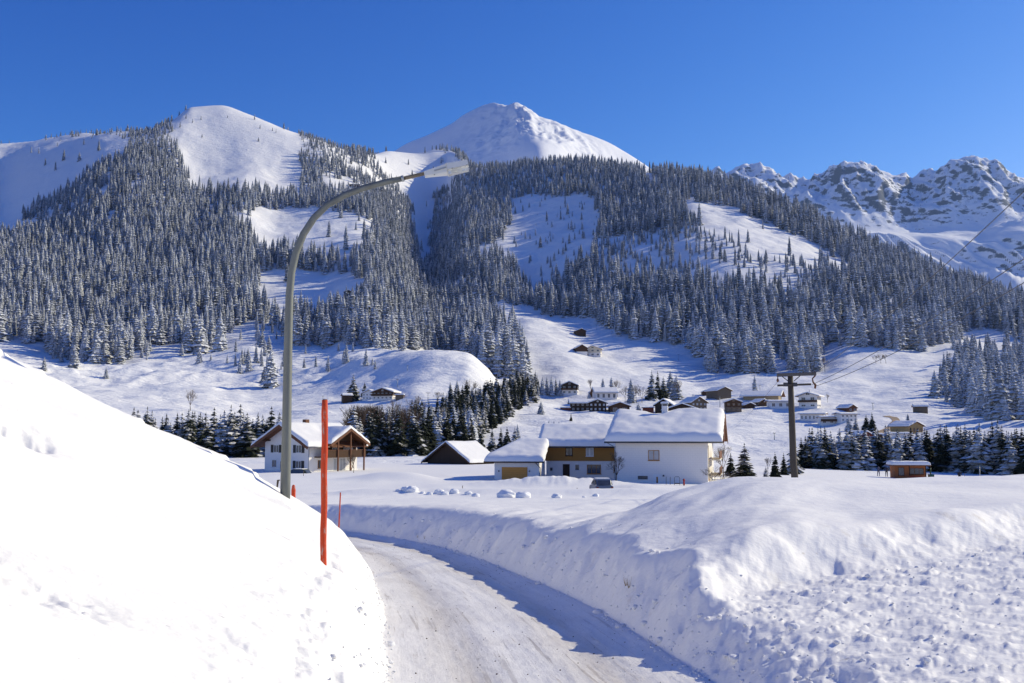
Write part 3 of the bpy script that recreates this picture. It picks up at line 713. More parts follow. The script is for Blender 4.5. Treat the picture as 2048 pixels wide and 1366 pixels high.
# scattered trees at the lower edge of the left forest
for i in range(70):
    px = random.uniform(470, 760); py = random.uniform(655, 748)-max(0, (px-600))*.06
    add_tree(px, py, random.uniform(14, 42), 'edge')
for i in range(26):
    add_tree(random.uniform(100, 470), random.uniform(702, 728), random.uniform(14, 34), 'edge')
SOLO = [
 (541,775,68,'tall frosted spruce standing alone on the meadow left of the lamp post'),
 (528,766,30,'small frosted spruce tucked against the tall lone meadow spruce'),
 (88,741,24,'bushy little spruce beside the top of the left snowbank'),
 (212,757,20,'tiny lone spruce at a gully on the left meadow'),
 (148,734,40,'slim spruce standing clear just below the left forest edge'),
 (238,728,52,'tall spruce leaning out from the left forest edge over the meadow'),
 (745,729,12,'very small spruce with a long shadow above the twin farmhouses'),
 (706,802,48,'tall pointed spruce between the dark hut and the farmhouses on the knoll'),
 (729,792,26,'short dark spruce touching the left farmhouse on the knoll'),
 (1082,829,24,'bushy frosted spruce alone on the slope right of the copse'),
 (1142,842,15,'tiny spruce poking up in front of the long dark farmhouse'),
 (1206,782,24,'single spruce behind the white village house with two gables'),
 (1223,784,28,'spruce next to a bare tree behind the white village house'),
 (1178,806,20,'thin spruce in front of the white village house with two gables'),
 (1262,806,44,'frosted spruce amid rimed bare trees in the middle of the village'),
 (1304,800,54,'tallest of the dark spruces hiding the cream cottage'),
 (1316,800,52,'dark spruce touching the left end of the cream cottage'),
 (1327,797,40,'shorter dark spruce in front of the cream cottage'),
 (1341,797,50,'frosted spruce at the right end of the cream cottage'),
 (1353,800,44,'grey rimed spruce rightmost of those round the cream cottage'),
 (1277,832,24,'bushy spruce behind the roof of the big white house'),
 (1510,787,34,'lone spruce above the long tan barn in the village'),
 (1490,958,66,'dark bushy spruce right of the big white house'),
 (1462,952,44,'rimed spruce close behind the corner of the big white house'),
 (1551,955,48,'spruce just left of the wooden power pole'),
 (1568,950,42,'second narrower spruce left of the wooden power pole'),
 (1588,948,72,'spruce hidden partly by the wooden power pole'),
 (1532,956,24,'small pale spruce between the bushy spruce and the power pole'),
 (1745,864,36,'dark spruce beside the track in the lower village'),
 (1733,862,30,'dark bushy spruce beside the white row house in the village'),
 (1698,862,26,'broad dark spruce below the white flat roofed house'),
 (1712,860,24,'dark round spruce between the row house and the track'),
 (1816,846,18,'round snow laden spruce above the yellow chalet'),
 (1921,738,24,'lone spruce casting a shadow on the right ski slope'),
 (1812,693,12,'small spruce left of the hut on the high right meadow'),
 (1880,790,30,'spruce standing out from the lower tip of the right wood'),
 (1842,816,10,'small spruce near the hut below the right wood'),
 (1098,868,24,'first small spruce behind the garage roof'), (1108,866,22,'middle small spruce behind the garage roof'), (1118,862,18,'smallest spruce behind the garage roof'),
 (955,846,30,'spruce standing at the upper edge of the copse under the bright slope'),
 (1035,888,36,'spruce just left of the garage roof corner'),
]
for px, py, h, lab in SOLO: add_tree(px, py, h*1.15, 'solo', lab)
for px in np.arange(10, 250, 9):     # sparse skyline trees, far left ridge
    u, e = pix2ue(px, 298); Y = float(np.interp(u, UG, YkA[10]))-12+random.uniform(-8, 8)
    if random.random() < .7: trees.append([float(u)*Y, Y, float(ground([float(u)*Y], [Y])[0]), random.uniform(9, 19), 'ridge', None])
for px, py, h in ((372,238,12),(385,246,10),(402,240,10),(345,262,14),(360,256,14),(455,236,7),(520,258,10),(545,262,9),(552,266,9),(517,283,10),(404,275,8),(330,270,18)):
    add_tree(px, py, h, 'ridge')

# the 300 that show largest are objects of their own, the rest one forest
LABS = {
 'row': ('dark snow laden spruce in the row behind the white chalet', 'spruces in the row behind the chalet'),
 'copse_front': ('snow laden spruce in the front line beside the hay barn', 'spruces in front of the copse by the barn'),
 'copse': ('young rimed spruce packed into the copse up the gully', 'young spruces of the gully copse'),
 'village': ('frosted spruce in the clump at the head of the gully by the village', 'spruces at the head of the gully'),
 'hedge': ('dark snow hung spruce in the long dense row behind the ski hut', 'spruces in the long row behind the ski hut'),
 'rightwood': ('frosted spruce in the wood at the right edge of the slope', 'spruces of the wood on the right'),
 'edge': ('frosted spruce scattered along the lower edge of the left forest', 'scattered spruces at the left forest edge'),
 'forest': ('frosted spruce standing in the lower margin of the mountain forest', 'spruces at the foot of the mountain forest'),
 'ridge': ('tiny frosted tree on the bare snow of the high ridge', 'trees on the high ridge')}
T = [t for t in trees if t[4] == 'solo']
# a tree standing right behind closer ones shows little: rank by apparent size
rest = [t for t in trees if t[4] != 'solo' and -0.56 < t[0]/t[1] < 0.56]
outside = [t for t in trees if t[4] != 'solo' and not (-0.56 < t[0]/t[1] < 0.56)]
rest.sort(key=lambda t: (-t[3]/t[1])-(10 if (t[4] in ('row', 'copse_front', 'hedge', 'village') or (t[4] == 'copse' and t[1] < 330)) else 0))
nsolo = len(T); T = T+rest[:298-nsolo]; stuff = rest[298-nsolo:]+outside
for n, t in enumerate(T):
    x, y, z, h, kind, lab = t
    near = y < 300 and kind in ('row', 'copse_front', 'hedge', 'solo', 'copse')
    root = empty('spruce_tree', (x, y, z-0.25), random.uniform(0, 6.28))
    if lab: tagit(root, lab, 'spruce tree')
    else: tagit(root, LABS[kind][0], 'spruce tree', LABS[kind][1])
    wd = random.uniform(.88, 1.2)*(1.22 if kind in ('hedge', 'row') else 1)*(1.25 if (lab and ('bushy' in lab or 'round' in lab or 'broad' in lab)) else 1)
    if near or (lab and 'dark' in lab): mesh = random.choice(NEARV)
    else: mesh = random.choice(MIDV); wd *= 1.1+.25*(lab is not None)
    sc = (h*wd, h*wd, h)
    for nm, me in (('crown', mesh), ('trunk', TRUNK)):
        o = bpy.data.objects.new(nm, me); o.scale = sc; COL.objects.link(o); o.parent = root

def scatter(name, pts, meshes, coll_name):
    """one object: points that carry size and turn, instancing the given meshes"""
    src = bpy.data.collections.new(coll_name)
    for i, me in enumerate(meshes):
        o = bpy.data.objects.new('%s_%02d' % (coll_name, i), me); src.objects.link(o)
    me = bpy.data.meshes.new(name); n = len(pts); A = np.array([p[:3] for p in pts], np.float32)
    me.vertices.add(n); me.vertices.foreach_set('co', A.ravel())
    def at(k, typ, v, key): a = me.attributes.new(k, typ, 'POINT'); a.data.foreach_set(key, v.ravel())
    at('size', 'FLOAT_VECTOR', np.array([p[3] for p in pts], np.float32), 'vector')
    at('turn', 'FLOAT', np.array([p[4] for p in pts], np.float32), 'value')
    at('pick', 'INT', np.array([p[5] for p in pts], np.int32), 'value')
    o = bpy.data.objects.new(name, me); COL.objects.link(o)
    g = bpy.data.node_groups.new(name, 'GeometryNodeTree')
    g.interface.new_socket('Geometry', in_out='INPUT', socket_type='NodeSocketGeometry'); g.interface.new_socket('Geometry', in_out='OUTPUT', socket_type='NodeSocketGeometry')
    N = g.nodes; gi = N.new('NodeGroupInput'); go = N.new('NodeGroupOutput')
    m2p = N.new('GeometryNodeMeshToPoints'); iop = N.new('GeometryNodeInstanceOnPoints')
    ci = N.new('GeometryNodeCollectionInfo'); ci.inputs['Collection'].default_value = src
    ci.inputs['Separate Children'].default_value = True; ci.inputs['Reset Children'].default_value = True
    def na(k, t): x = N.new('GeometryNodeInputNamedAttribute'); x.data_type = t; x.inputs['Name'].default_value = k; return x.outputs['Attribute']
    cx = N.new('ShaderNodeCombineXYZ'); g.links.new(na('turn', 'FLOAT'), cx.inputs[2])
    g.links.new(gi.outputs[0], m2p.inputs[0]); g.links.new(m2p.outputs[0], iop.inputs['Points'])
    g.links.new(ci.outputs[0], iop.inputs['Instance']); iop.inputs['Pick Instance'].default_value = True
    g.links.new(na('pick', 'INT'), iop.inputs['Instance Index']); g.links.new(cx.outputs[0], iop.inputs['Rotation'])
    g.links.new(na('size', 'FLOAT_VECTOR'), iop.inputs['Scale']); g.links.new(iop.outputs[0], go.inputs[0])
    md = o.modifiers.new('scatter', 'NODES'); md.node_group = g
    return o
pts = []
for t in stuff:
    w = random.uniform(.75, 1.25); near = t[4] in ('hedge', 'copse', 'row')
    pts.append((t[0], t[1], t[2]-0.3, (t[3]*w, t[3]*w, t[3]), random.uniform(0, 6.28), (random.randrange(11, 16) if near else random.randrange(6, 11) if t[1] < 900 else random.randrange(6))))
print('trees', len(T), 'forest', len(pts))
o = scatter('spruce_forest', pts, FARV+MIDV+NEARV, 'forest_source')
tagit(o, 'frosted spruce forest covering the mountain slopes above the valley', 'forest', None, 'stuff')

# bare trees: forked limbs down to twigs
def bare_mesh(seed, mat, levels=5, spread=.6, h0=.26):
    r = random.Random(seed); m = MB()
    def grow(p, d, L, rad, lv):
        q = p+d*L
        m.tube([p, q], [rad, rad*.68], 5 if lv > 2 else 3, cap=False)
        if lv == 0: return
        for k in range(r.choice((2, 3, 3)) if lv > 1 else 3):
            nd = (d+Vector((r.gauss(0, spread), r.gauss(0, spread), r.gauss(.12, spread*.6)))).normalized()
            grow(q, nd, L*r.uniform(.6, .85), rad*.58, lv-1)
        if lv > 1: grow(q, (d+Vector((r.gauss(0, .12), r.gauss(0, .12), .2))).normalized(), L*.8, rad*.66, lv-1)
    grow(Vector((0, 0, -.02)), Vector((r.gauss(0, .05), r.gauss(0, .05), 1)).normalized(), h0, .016, levels)
    zmax = max(v[2] for v in m.v); m.v = [(a/zmax, b/zmax, c/zmax) for a, b, c in m.v]
    return m
def add_bare(px, py, hpx, lab, mat, seed, Y=None, group=None, levels=5, spread=.45, name='bare_tree'):
    p = hit(px, py, 40) if Y is None else Vector((colx(px, Y), Y, float(ground([colx(px, Y)], [Y])[0])))
    h = hpx*p.y/FPX
    root = empty(name, (p.x, p.y, p.z-.1), random.uniform(0, 6.28)); tagit(root, lab, 'bush' if name == 'bush' else 'tree', group)
    key = (seed, mat.name, levels, spread)
    if key not in BMESH:
        mb = bare_mesh(seed, mat, levels, spread); n = max(1, len(mb.f)); BMESH[key] = mb.mesh('bare_branches', mat)
    o = bpy.data.objects.new('branches', BMESH[key]); o.scale = (h, h, h); COL.objects.link(o); o.parent = root
    return root
BMESH = {}
for i, (px, py, h, lab) in enumerate((
 (381,822,46,'rimed bare tree rising behind the dark spruce row'),
 (1182,786,30,'bare tree standing alone on the slope above the village'),
 (1235,794,36,'bare tree beside the spruces behind the white village house'),
 (1250,806,36,'leftmost rimed bare tree of the village copse'),
 (1273,806,38,'broad rimed bare tree right of the copse spruce'),
 (1284,806,34,'rimed bare tree at the right end of the village copse'),
 (942,800,44,'tall bare tree at the edge of the white knoll'),
 (933,802,36,'thin bare tree left of the tall one on the white knoll'),
 (875,808,26,'small bare tree beside the cable mast on the knoll'),
 (1650,745,34,'bare tree at the foot of the forest tip above the power pole'),
 (1655,805,18,'slim bare tree between the white chalet and the row house'),
 (1752,727,18,'left bare sapling on the open ski slope'), (1762,727,22,'middle bare sapling on the open ski slope'),(1772,727,20,'right bare sapling on the open ski slope'),
 (1901,722,18,'bare sapling above the lone spruce on the right slope'),(1935,690,16,'bare tree beside the spruces at the top of the right meadow'),
 (1357,800,40,'bare rimed tree leaning over the cream cottage'),
 (2030,668,34,'broad bare tree in the brownish wood at the right edge'),
 )): add_bare(px, py, h, lab, M_TWIG, 500+i % 6)
for i in range(28):
    add_bare(random.uniform(700, 836), 0, random.uniform(64, 108), 'brownish leafless tree among the spruces below the knoll', M_TWIGB, 520+i % 5, Y=random.uniform(258, 300), group='brown leafless trees below the knoll')
for i in range(10):
    add_bare(random.uniform(780, 930), random.uniform(842, 870), random.uniform(36, 60), 'grey leafless tree inside the gully copse', M_TWIG, 530+i % 5, group='grey leafless trees in the gully copse')
add_bare(711, 938, 40, 'gnarled bare fruit tree beside the balcony of the white chalet', M_TWIGB, 541, Y=141, spread=.6)
add_bare(1424, 972, 52, 'leafless bush against the corner of the big white house', M_TWIGB, 542, Y=99, levels=5, spread=.75, name='bush')
add_bare(1441, 975, 40, 'low leafless bush right of the one at the house corner', M_TWIGB, 543, Y=100, levels=5, spread=.75, name='bush')
add_bare(1442, 948, 66, 'rimed bare tree behind the right side of the big white house', M_TWIG, 544, Y=128)
add_bare(1229, 950, 66, 'thin bare tree in front of the brown clad wall', M_TWIGB, 545, Y=110, spread=.4)
add_bare(1530, 955, 34, 'thin rimed bush between two spruces near the power pole', M_TWIG, 546, Y=150, name='bush')

# ------------------------------------------------------------------ building materials
def m_plain(name, c, rough=.8, spec=.3, var=.12, scale=1.5, stretch=(1, 1, 1), bumpy=0.0, metal=0):
    k = NT(name, rough, spec); n = k.noise(scale, 5, .6, k.coords(stretch))
    k.col(k.mix(n, tuple(min(1, v*(1+var)) for v in c), tuple(v*(1-var) for v in c)))
    if bumpy: k.nrm(k.bump(n, .5, bumpy))
    k.b.inputs['Metallic'].default_value = metal; return k.m
P_WHITE = m_plain('white_render', (.84, .80, .75), .9, .2, .05, .8)
P_CREAM = m_plain('cream_render', (.66, .60, .47), .9, .2, .06)
P_BRICKW = None
def m_blockwall():
    k = NT('white_painted_blocks', .9, .2); br = k.n('TexBrick'); br.inputs['Scale'].default_value = 1.0
    br.inputs['Brick Width'].default_value = .5; br.inputs['Row Height'].default_value = .25; br.inputs['Mortar Size'].default_value = .012
    tc = k.n('TexCoord'); sx = k.n('SeparateXYZ'); k.l(tc.outputs['Object'], sx.inputs[0]); cb = k.n('CombineXYZ')
    k.l(k.math('ADD', sx.outputs[0], sx.outputs[1]), cb.inputs[0]); k.l(sx.outputs[2], cb.inputs[1]); k.l(cb.outputs[0], br.inputs['Vector'])
    n = k.noise(.7, 5, .65, k.coords((1, 1, .5))); c = k.mix(n, (.84, .80, .75), (.77, .73, .69))
    k.col(k.mix(k.math('MULTIPLY', br.outputs['Fac'], .3), c, (.55, .54, .52))); k.nrm(k.bump(br.outputs['Fac'], -.3, .01)); return k.m
P_BLOCK = m_blockwall()
def m_wood(name, c, board=.16, vertical=False, var=.25):
    k = NT(name, .75, .25); tc = k.n('TexCoord'); sx = k.n('SeparateXYZ'); k.l(tc.outputs['Object'], sx.inputs[0])
    ax = k.math('ADD', sx.outputs[0], sx.outputs[1]) if vertical else sx.outputs[2]
    fr = k.math('FRACT', k.math('DIVIDE', ax, board)); gap = k.ramp(fr, [(0.0, 1), (.07, 0)])
    n = k.noise(3, 5, .6, k.coords((6, 6, .5) if vertical else (.5, .5, 8)))
    cc = k.mix(n, tuple(v*(1+var) for v in c), tuple(v*(1-var) for v in c))
    k.col(k.mix(k.math('MULTIPLY', gap, .75), cc, tuple(v*.2 for v in c))); k.nrm(k.bump(gap, -.4, .015)); return k.m
W_ORANGE = m_wood('orange_brown_cladding', (.40, .19, .045), .17)
W_BROWN = m_wood('brown_boards', (.080, .040, .020), .18, True)
W_DARK = m_wood('dark_weathered_boards', (.045, .026, .016), .2, True)
W_GREY = m_wood('grey_brown_boards', (.17, .125, .085), .2, True)
W_YEL = m_wood('yellow_boards', (.42, .28, .12), .2, True)
W_DOOR = m_wood('garage_door_boards', (.62, .29, .07), .22)
W_RED = m_plain('red_brown_boards', (.20, .045, .025), .8, .2, .2)
W_TRIM = m_plain('reddish_trim_wood', (.15, .060, .028), .7, .3, .2)
W_WIN = m_plain('window_wood', (.36, .17, .05), .6, .3, .1)
P_WFRAME = m_plain('white_window_paint', (.75, .75, .74), .5, .3, .04)
P_SHUT = m_plain('dark_shutter_paint', (.035, .032, .03), .6, .3, .2)
M_GREYM = m_plain('galvanised_metal', (.34, .36, .37), .45, .5, .18, 6, (1, 1, .25), 0, .6)
M_DKM = m_plain('dark_metal', (.05, .05, .055), .5, .5, .1)
kb = NT('window_glass', .08, .6); kb.col(kb.mix(kb.noise(1.3, 2), (.03, .035, .045), (.10, .11, .13))); M_GLASS = kb.m
kb = NT('pale_curtained_glass', .25, .6); kb.col(kb.mix(kb.noise(2.2, 3), (.28, .29, .31), (.52, .52, .53))); M_CURT = kb.m
kb = NT('roof_snow', .85, .15); kb.col((.89, .875, .84)); kb.nrm(kb.bump(kb.noise(1.2, 4, .6), .25, .12)); M_RSNOW = kb.m

def roof_z(x, y, hw, zr, p, axis):     # pitched plane, ridge at local 0 of the cross axis
    return zr-p*abs(x if axis == 'y' else y)
def snow_blanket(x0, x1, y0, y1, zf, t, parent, name='snow_cover', seed=0, n=26, slump=.0, holes=(), edge=.38):
    """pillow of snow over a plan rectangle; zf(x,y) is the roof surface below"""
    nx = max(6, min(n, int((x1-x0)/.35))); ny = max(6, min(n, int((y1-y0)/.35)))
    # gather columns near the edges so the rim rounds off
    def ax(a, b, m):
        q = np.linspace(0, 1, m); w = edge/(b-a)
        e = np.array([0, .12, .35, .7, 1.0])*w
        mid = np.linspace(w*1.6, 1-w*1.6, m); return a+(b-a)*np.concatenate([e, mid, 1-e[::-1]])
    xs = ax(x0, x1, nx); ys = ax(y0, y1, ny); X, Y = np.meshgrid(xs, ys)
    d = np.minimum(np.minimum(X-x0, x1-X), np.minimum(Y-y0, y1-Y)); k = np.clip(d/edge, 0, 1)
    h = t*np.sqrt(np.clip(1-(1-k)**2, 0, 1))
    zz = np.array([[zf(a, b) for a in xs] for b in ys])
    # the crease of the ridge is rounded by the snow
    zs = zz.copy()
    for _ in range(2):
        zs[1:-1, 1:-1] = (zs[1:-1, 1:-1]*2+zs[:-2, 1:-1]+zs[2:, 1:-1]+zs[1:-1, :-2]+zs[1:-1, 2:])/6
    zs = np.where(k >= 1, zs, zz)
    top = zs+h*(1+.13*fbm(X/1.9+seed, Y/1.9, 3))+.02*k*fbm(X/.6+seed, Y/.6, 2)
    ox, oy = .07*fbm(X/1.1+seed, Y/1.1+5, 2)*(k < .9), .07*fbm(X/1.1+9, Y/1.1+seed, 2)*(k < .9)
    for hx, hy, hr, hd in holes: top = top-hd*np.exp(-((X-hx)**2+(Y-hy)**2)/hr**2)
    V = np.stack([X+ox, Y+oy, top], -1).reshape(-1, 3); B = np.stack([X+ox*.6, Y+oy*.6, zz+.012], -1).reshape(-1, 3)
    R, Cn = X.shape; m = MB(); N = R*Cn
    fs = [(i*Cn+j, i*Cn+j+1, (i+1)*Cn+j+1, (i+1)*Cn+j) for i in range(R-1) for j in range(Cn-1)]
    m.add([tuple(v) for v in V], fs, 0, True)
    ring = [j for j in range(Cn)]+[i*Cn+Cn-1 for i in range(1, R)]+[(R-1)*Cn+j for j in range(Cn-2, -1, -1)]+[i*Cn for i in range(R-2, 0, -1)]
    rv = [tuple(V[i]) for i in ring]+[(B[i][0], B[i][1], B[i][2]) for i in ring]; L = len(ring)
    m.add(rv, [(i, (i+1) % L, L+(i+1) % L, L+i) for i in range(L)], 0, False)
    return m.build(name, M_RSNOW, parent)

def window(parent, side, c, z, w, h, frame=P_WFRAME, pane=M_GLASS, off=0.0, shutters=None, mull=1, name='window', sill=True):
    """side: 'f' front (y=off, facing -y), 'r' right (x=off, facing +x). c along the wall, z bottom"""
    ft = .07; m = MB()
    def R(a0, a1, z0, z1, d0, d1):      # a along wall, d outwards
        if side == 'f': return ((a0, off-d1, z0), (a1, off-d0, z1))
        return ((off+d0, a0, z0), (off+d1, a1, z1))
    a, b = c-w/2, c+w/2
    m.box(*R(a, b, z, z+ft, .0, .05)); m.box(*R(a, b, z+h-ft, z+h, .0, .05)); m.box(*R(a, a+ft, z+ft, z+h-ft, .0, .05)); m.box(*R(b-ft, b, z+ft, z+h-ft, .0, .05))
    for i in range(mull): q = a+(b-a)*(i+1)/(mull+1); m.box(*R(q-ft*.45, q+ft*.45, z+ft, z+h-ft, .0, .045))
    if sill: m.box(*R(a-.06, b+.06, z-.06, z-.002, 0, .12))
    f = m.build(name, frame, parent)
    g = MB(); g.box(*R(a+ft, b-ft, z+ft, z+h-ft, .006, .02)); g.build('pane', pane, f)
    if shutters:
        for s0 in ((a-w*.5-.02, a-.02), (b+.02, b+w*.5+.02)):
            g = MB(); g.box(*R(s0[0], s0[1], z, z+h, .01, .06)); g.build('shutter', shutters, parent)
    return f
def gable_body(m, x0, x1, y0, y1, z0, ze, p, axis, mi=0):
    """walls with gables; ridge along axis"""
    if axis == 'y':
        c = (x0+x1)/2; zr = ze+p*(x1-x0)/2
        m.prism([(x0, z0), (x1, z0), (x1, ze), (c, zr), (x0, ze)], 'y', y0, y1, mi)
    else:
        c = (y0+y1)/2; zr = ze+p*(y1-y0)/2
        m.prism([(y0, z0), (y1, z0), (y1, ze), (c, zr), (y0, ze)], 'x', x0, x1, mi)
    return zr
def gable_roof(parent, x0, x1, y0, y1, ze, p, axis, oh, ohg, mat, snow_t, seed=0, th=.16, holes=(), asym=None):
    """two slabs and the snow on them; x0..y1 are the wall lines"""
    if axis == 'y':
        c = (x0+x1)/2; hw = (x1-x0)/2; zr = ze+p*hw+.03; e = hw+oh
        m = MB(); m.prism([(c-e, zr-p*e), (c, zr), (c+e, zr-p*e), (c+e, zr-p*e+th), (c, zr+th), (c-e, zr-p*e+th)], 'y', y0-ohg, y1+ohg)
        zf = lambda x, y: zr+th-p*abs(x-c); box = (c-e, c+e, y0-ohg, y1+ohg)
    else:
        c = (y0+y1)/2; hw = (y1-y0)/2; zr = ze+p*hw+.03; e = hw+oh
        m = MB(); m.prism([(c-e, zr-p*e), (c, zr), (c+e, zr-p*e), (c+e, zr-p*e+th), (c, zr+th), (c-e, zr-p*e+th)], 'x', x0-ohg, x1+ohg)
        zf = lambda x, y: zr+th-p*abs(y-c); box = (x0-ohg, x1+ohg, c-e, c+e)
    r = m.build('roof', mat, parent)
    if snow_t > 0: snow_blanket(box[0], box[1], box[2], box[3], zf, snow_t, parent, seed=seed, holes=holes)
    return zr+th

# ------------------------------------------------------------------ white chalet on the left
def place_house(px, Y, rot, z=None):
    X = colx(px, Y); z = float(ground([X], [Y])[0]) if z is None else z
    return X, Y, z
X, Y, Z = place_house(622, 146, 0)
h1 = empty('chalet', (X, Y, Z-.35), math.radians(-35), 'white two storey chalet with wooden balcony wing and thick snow roof behind the lamp post', 'chalet')
WF, WD, EV, PT = 9.4, 10.0, 4.55, .52
m = MB(); zr1 = gable_body(m, -WF, 0, 0, WD, -1.5, EV, PT, 'y'); m.build('wall', P_WHITE, h1)
# roof and wing roof
cx = -WF/2; e = WF/2+1.45; zr = EV+PT*WF/2+.03; th = .18
m = MB(); m.prism([(cx-e, zr-PT*e), (cx, zr), (cx+e, zr-PT*e), (cx+e, zr-PT*e+th), (cx, zr+th), (cx-e, zr-PT*e+th)], 'y', -1.6, WD+.9); m.build('roof', W_TRIM, h1)
wy0, wy1, wp = 2.2, 10.4, .56; wc = (wy0+wy1)/2; wzr = 6.5; wx1 = 2.3
m = MB(); hw = (wy1-wy0)/2
m.prism([(wc-hw, wzr-wp*hw), (wc, wzr), (wc+hw, wzr-wp*hw), (wc+hw, wzr-wp*hw+th), (wc, wzr+th), (wc-hw, wzr-wp*hw+th)], 'x', cx+1.2, wx1); m.build('wing_roof', W_TRIM, h1)
def zf(x, y):
    a = zr+th-PT*abs(x-cx); b = wzr+th-wp*abs(y-wc) if (x > cx+1 and wy0 <= y <= wy1) else -9
    return max(a, b)
snow_blanket(cx-e, cx+e, -1.6, WD+.9, zf, .50, h1, seed=3, n=34, holes=((-2.6, 5.0, 1.1, .28),))
def zfw(x, y): return wzr+th-wp*abs(y-wc)
snow_blanket(cx+e-.7, wx1, wy0, wy1, zfw, .50, h1, seed=5, n=26)
m = MB()   # bargeboards and purlins under the front gable
for sx in (-1, 1): m.bar((cx, -1.62, zr-.10), (cx+sx*e, -1.62, zr-.10-PT*e), .07, .34)
m.build('bargeboard', W_TRIM, h1)
for dx in (-3.6, 0, 3.6):
    m = MB(); z = zr-PT*abs(dx)-.14; m.box((cx+dx-.1, -1.55, z-.24), (cx+dx+.1, .0, z)); m.build('purlin', W_BROWN, h1)
m = MB()
for sy in (-1, 1): m.bar((wx1+.02, wc, wzr-.08), (wx1+.02, wc+sy*hw, wzr-.08-wp*hw), .07, .32)
m.build('bargeboard', W_TRIM, h1)
# dark timber front of the wing, behind the balcony
m = MB(); m.prism([(wy0+.9, 2.62), (wy1-.75, 2.62), (wy1-.75, wzr-wp*(hw-.8)), (wc, wzr), (wy0+.9, wzr-wp*(hw-.85))], 'x', .005, .10); m.build('timber_front', W_BROWN, h1)
m = MB(); m.box((.105, 1.0, 2.35), (1.95, 9.9, 2.52)); b = m.build('balcony', W_BROWN, h1)
for k in range(36):
    y = 1.1+k*.245; m = MB(); m.box((1.88, y, 2.53), (1.92, y+.215, 3.38))
    if k == 0: proto_b = m.build('railing_board', W_BROWN, b)
    else: q = proto_b.copy(); COL.objects.link(q); q.location = (0, k*.245, 0); q.parent = b
m = MB(); m.bar((1.9, 1.05, 3.44), (1.9, 9.95, 3.44), .12, .08); m.build('handrail', W_TRIM, b)
for y in (3.9, 6.5, 9.4):
    m = MB(); m.box((1.93, y-.09, -.8), (2.11, y+.09, 2.3)); m.build('post', W_TRIM, h1)
    m = MB(); m.box((1.93, y-.09, 2.3), (2.11, y+.09, min(6.4, wzr-wp*abs(y-wc)-.05))); m.build('post', W_TRIM, h1)
m = MB(); m.bar((1.95, 6.7, .3), (.2, 9.4, 2.2), .09); m.build('brace', W_TRIM, h1)
m = MB(); m.box((.2, 2.4, .12), (2.6, 10.3, .34)); m.build('terrace', W_TRIM, h1)
for k in range(6): m = MB(); m.prism([(-1.2, 0), (.3, 0), (.3, .1), (-1.2, -.3)], 'y', 0, .01)
window(h1, 'f', -6.9, 3.05, 1.15, 1.15, shutters=P_SHUT, mull=1); window(h1, 'f', -2.1, 3.05, 1.15, 1.15, shutters=P_SHUT, mull=1)
window(h1, 'f', -7.3, .85, 1.0, 1.15, mull=1, shutters=None); window(h1, 'f', -2.1, .80, 1.15, 1.1, shutters=P_SHUT, mull=1)
m = MB(); m.box((-5.9, -.06, -.2), (-4.9, -.003, 1.75)); d = m.build('door', W_TRIM, h1)
m = MB(); m.box((-5.7, -.075, .9), (-5.1, -.062, 1.5)); m.build('pane', M_GLASS, d)
m = MB(); m.box((-4.35, -.05, .95), (-4.05, -.003, 1.5)); m.build('letter_box', M_DKM, h1)
window(h1, 'r', 2.3, .8, 1.0, 1.15, frame=W_WIN, off=.0)
window(h1, 'r', 5.1, 2.75, 1.0, 1.9, frame=P_WFRAME, off=.10, mull=0); window(h1, 'r', 7.9, 3.0, 1.9, 1.4, pane=M_CURT, off=.10, mull=2)
for y in (5.6, 6.9): window(h1, 'r', y, .3, 1.2, 1.9, pane=M_CURT, mull=1, sill=False)
m = MB(); m.tube([(.1, -.1, EV-.75), (.1, -.1, -.6)], .05, 8); m.tube([(1.35, -.1, EV-.62), (.1, -.1, EV-.78)], .05, 8); m.build('downpipe', M_GREYM, h1)
m = MB(); m.tube([(1.45, -1.6, EV-.62), (1.45, 2.6, EV-.62)], .07, 8); m.build('gutter', M_GREYM, h1)
m = MB(); m.box((cx-.35, 3.4, 6.5), (cx+.35, 4.1, 8.0)); m.build('chimney', P_BRICKW or W_TRIM, h1)
# low dark car beside the chalet door, nearly snowed in, and small things
# ------------------------------------------------------------------ hay barn
X, Y, Z = place_house(936, 182, 0)
h4 = empty('hay_barn', (X, Y, Z-.4), math.radians(-38), 'low dark hay barn with bright snow roof, standing between the chalet and the garage', 'barn')
m = MB(); gable_body(m, -9.8, 0, 0, 7.6, -1, 1.2, .62, 'y'); m.build('wall', W_DARK, h4)
gable_roof(h4, -9.8, 0, 0, 7.6, 1.2, .62, 'y', 1.1, .6, W_DARK, .38, seed=11)
m = MB(); m.bar((-4.9, -.62, 4.18), (1.1, -.62, 4.18-.62*6.0), .05, .2); m.bar((-4.9, -.62, 4.18), (-10.9, -.62, 4.18-.62*6.0), .05, .2); m.build('bargeboard', W_BROWN, h4)
for k in range(24):
    x = -9.7+k*.4; zt = 1.2+.62*(4.9-abs(x+.19+4.9)); m = MB(); m.box((x, -.05, -.5), (x+.37, -.005, zt-.25)); m.build('wall_board', W_DARK, h4)
m = MB(); m.box((-6.1, -.09, -.4), (-4.0, -.055, 2.3)); m.build('barn_door', W_DARK, h4)

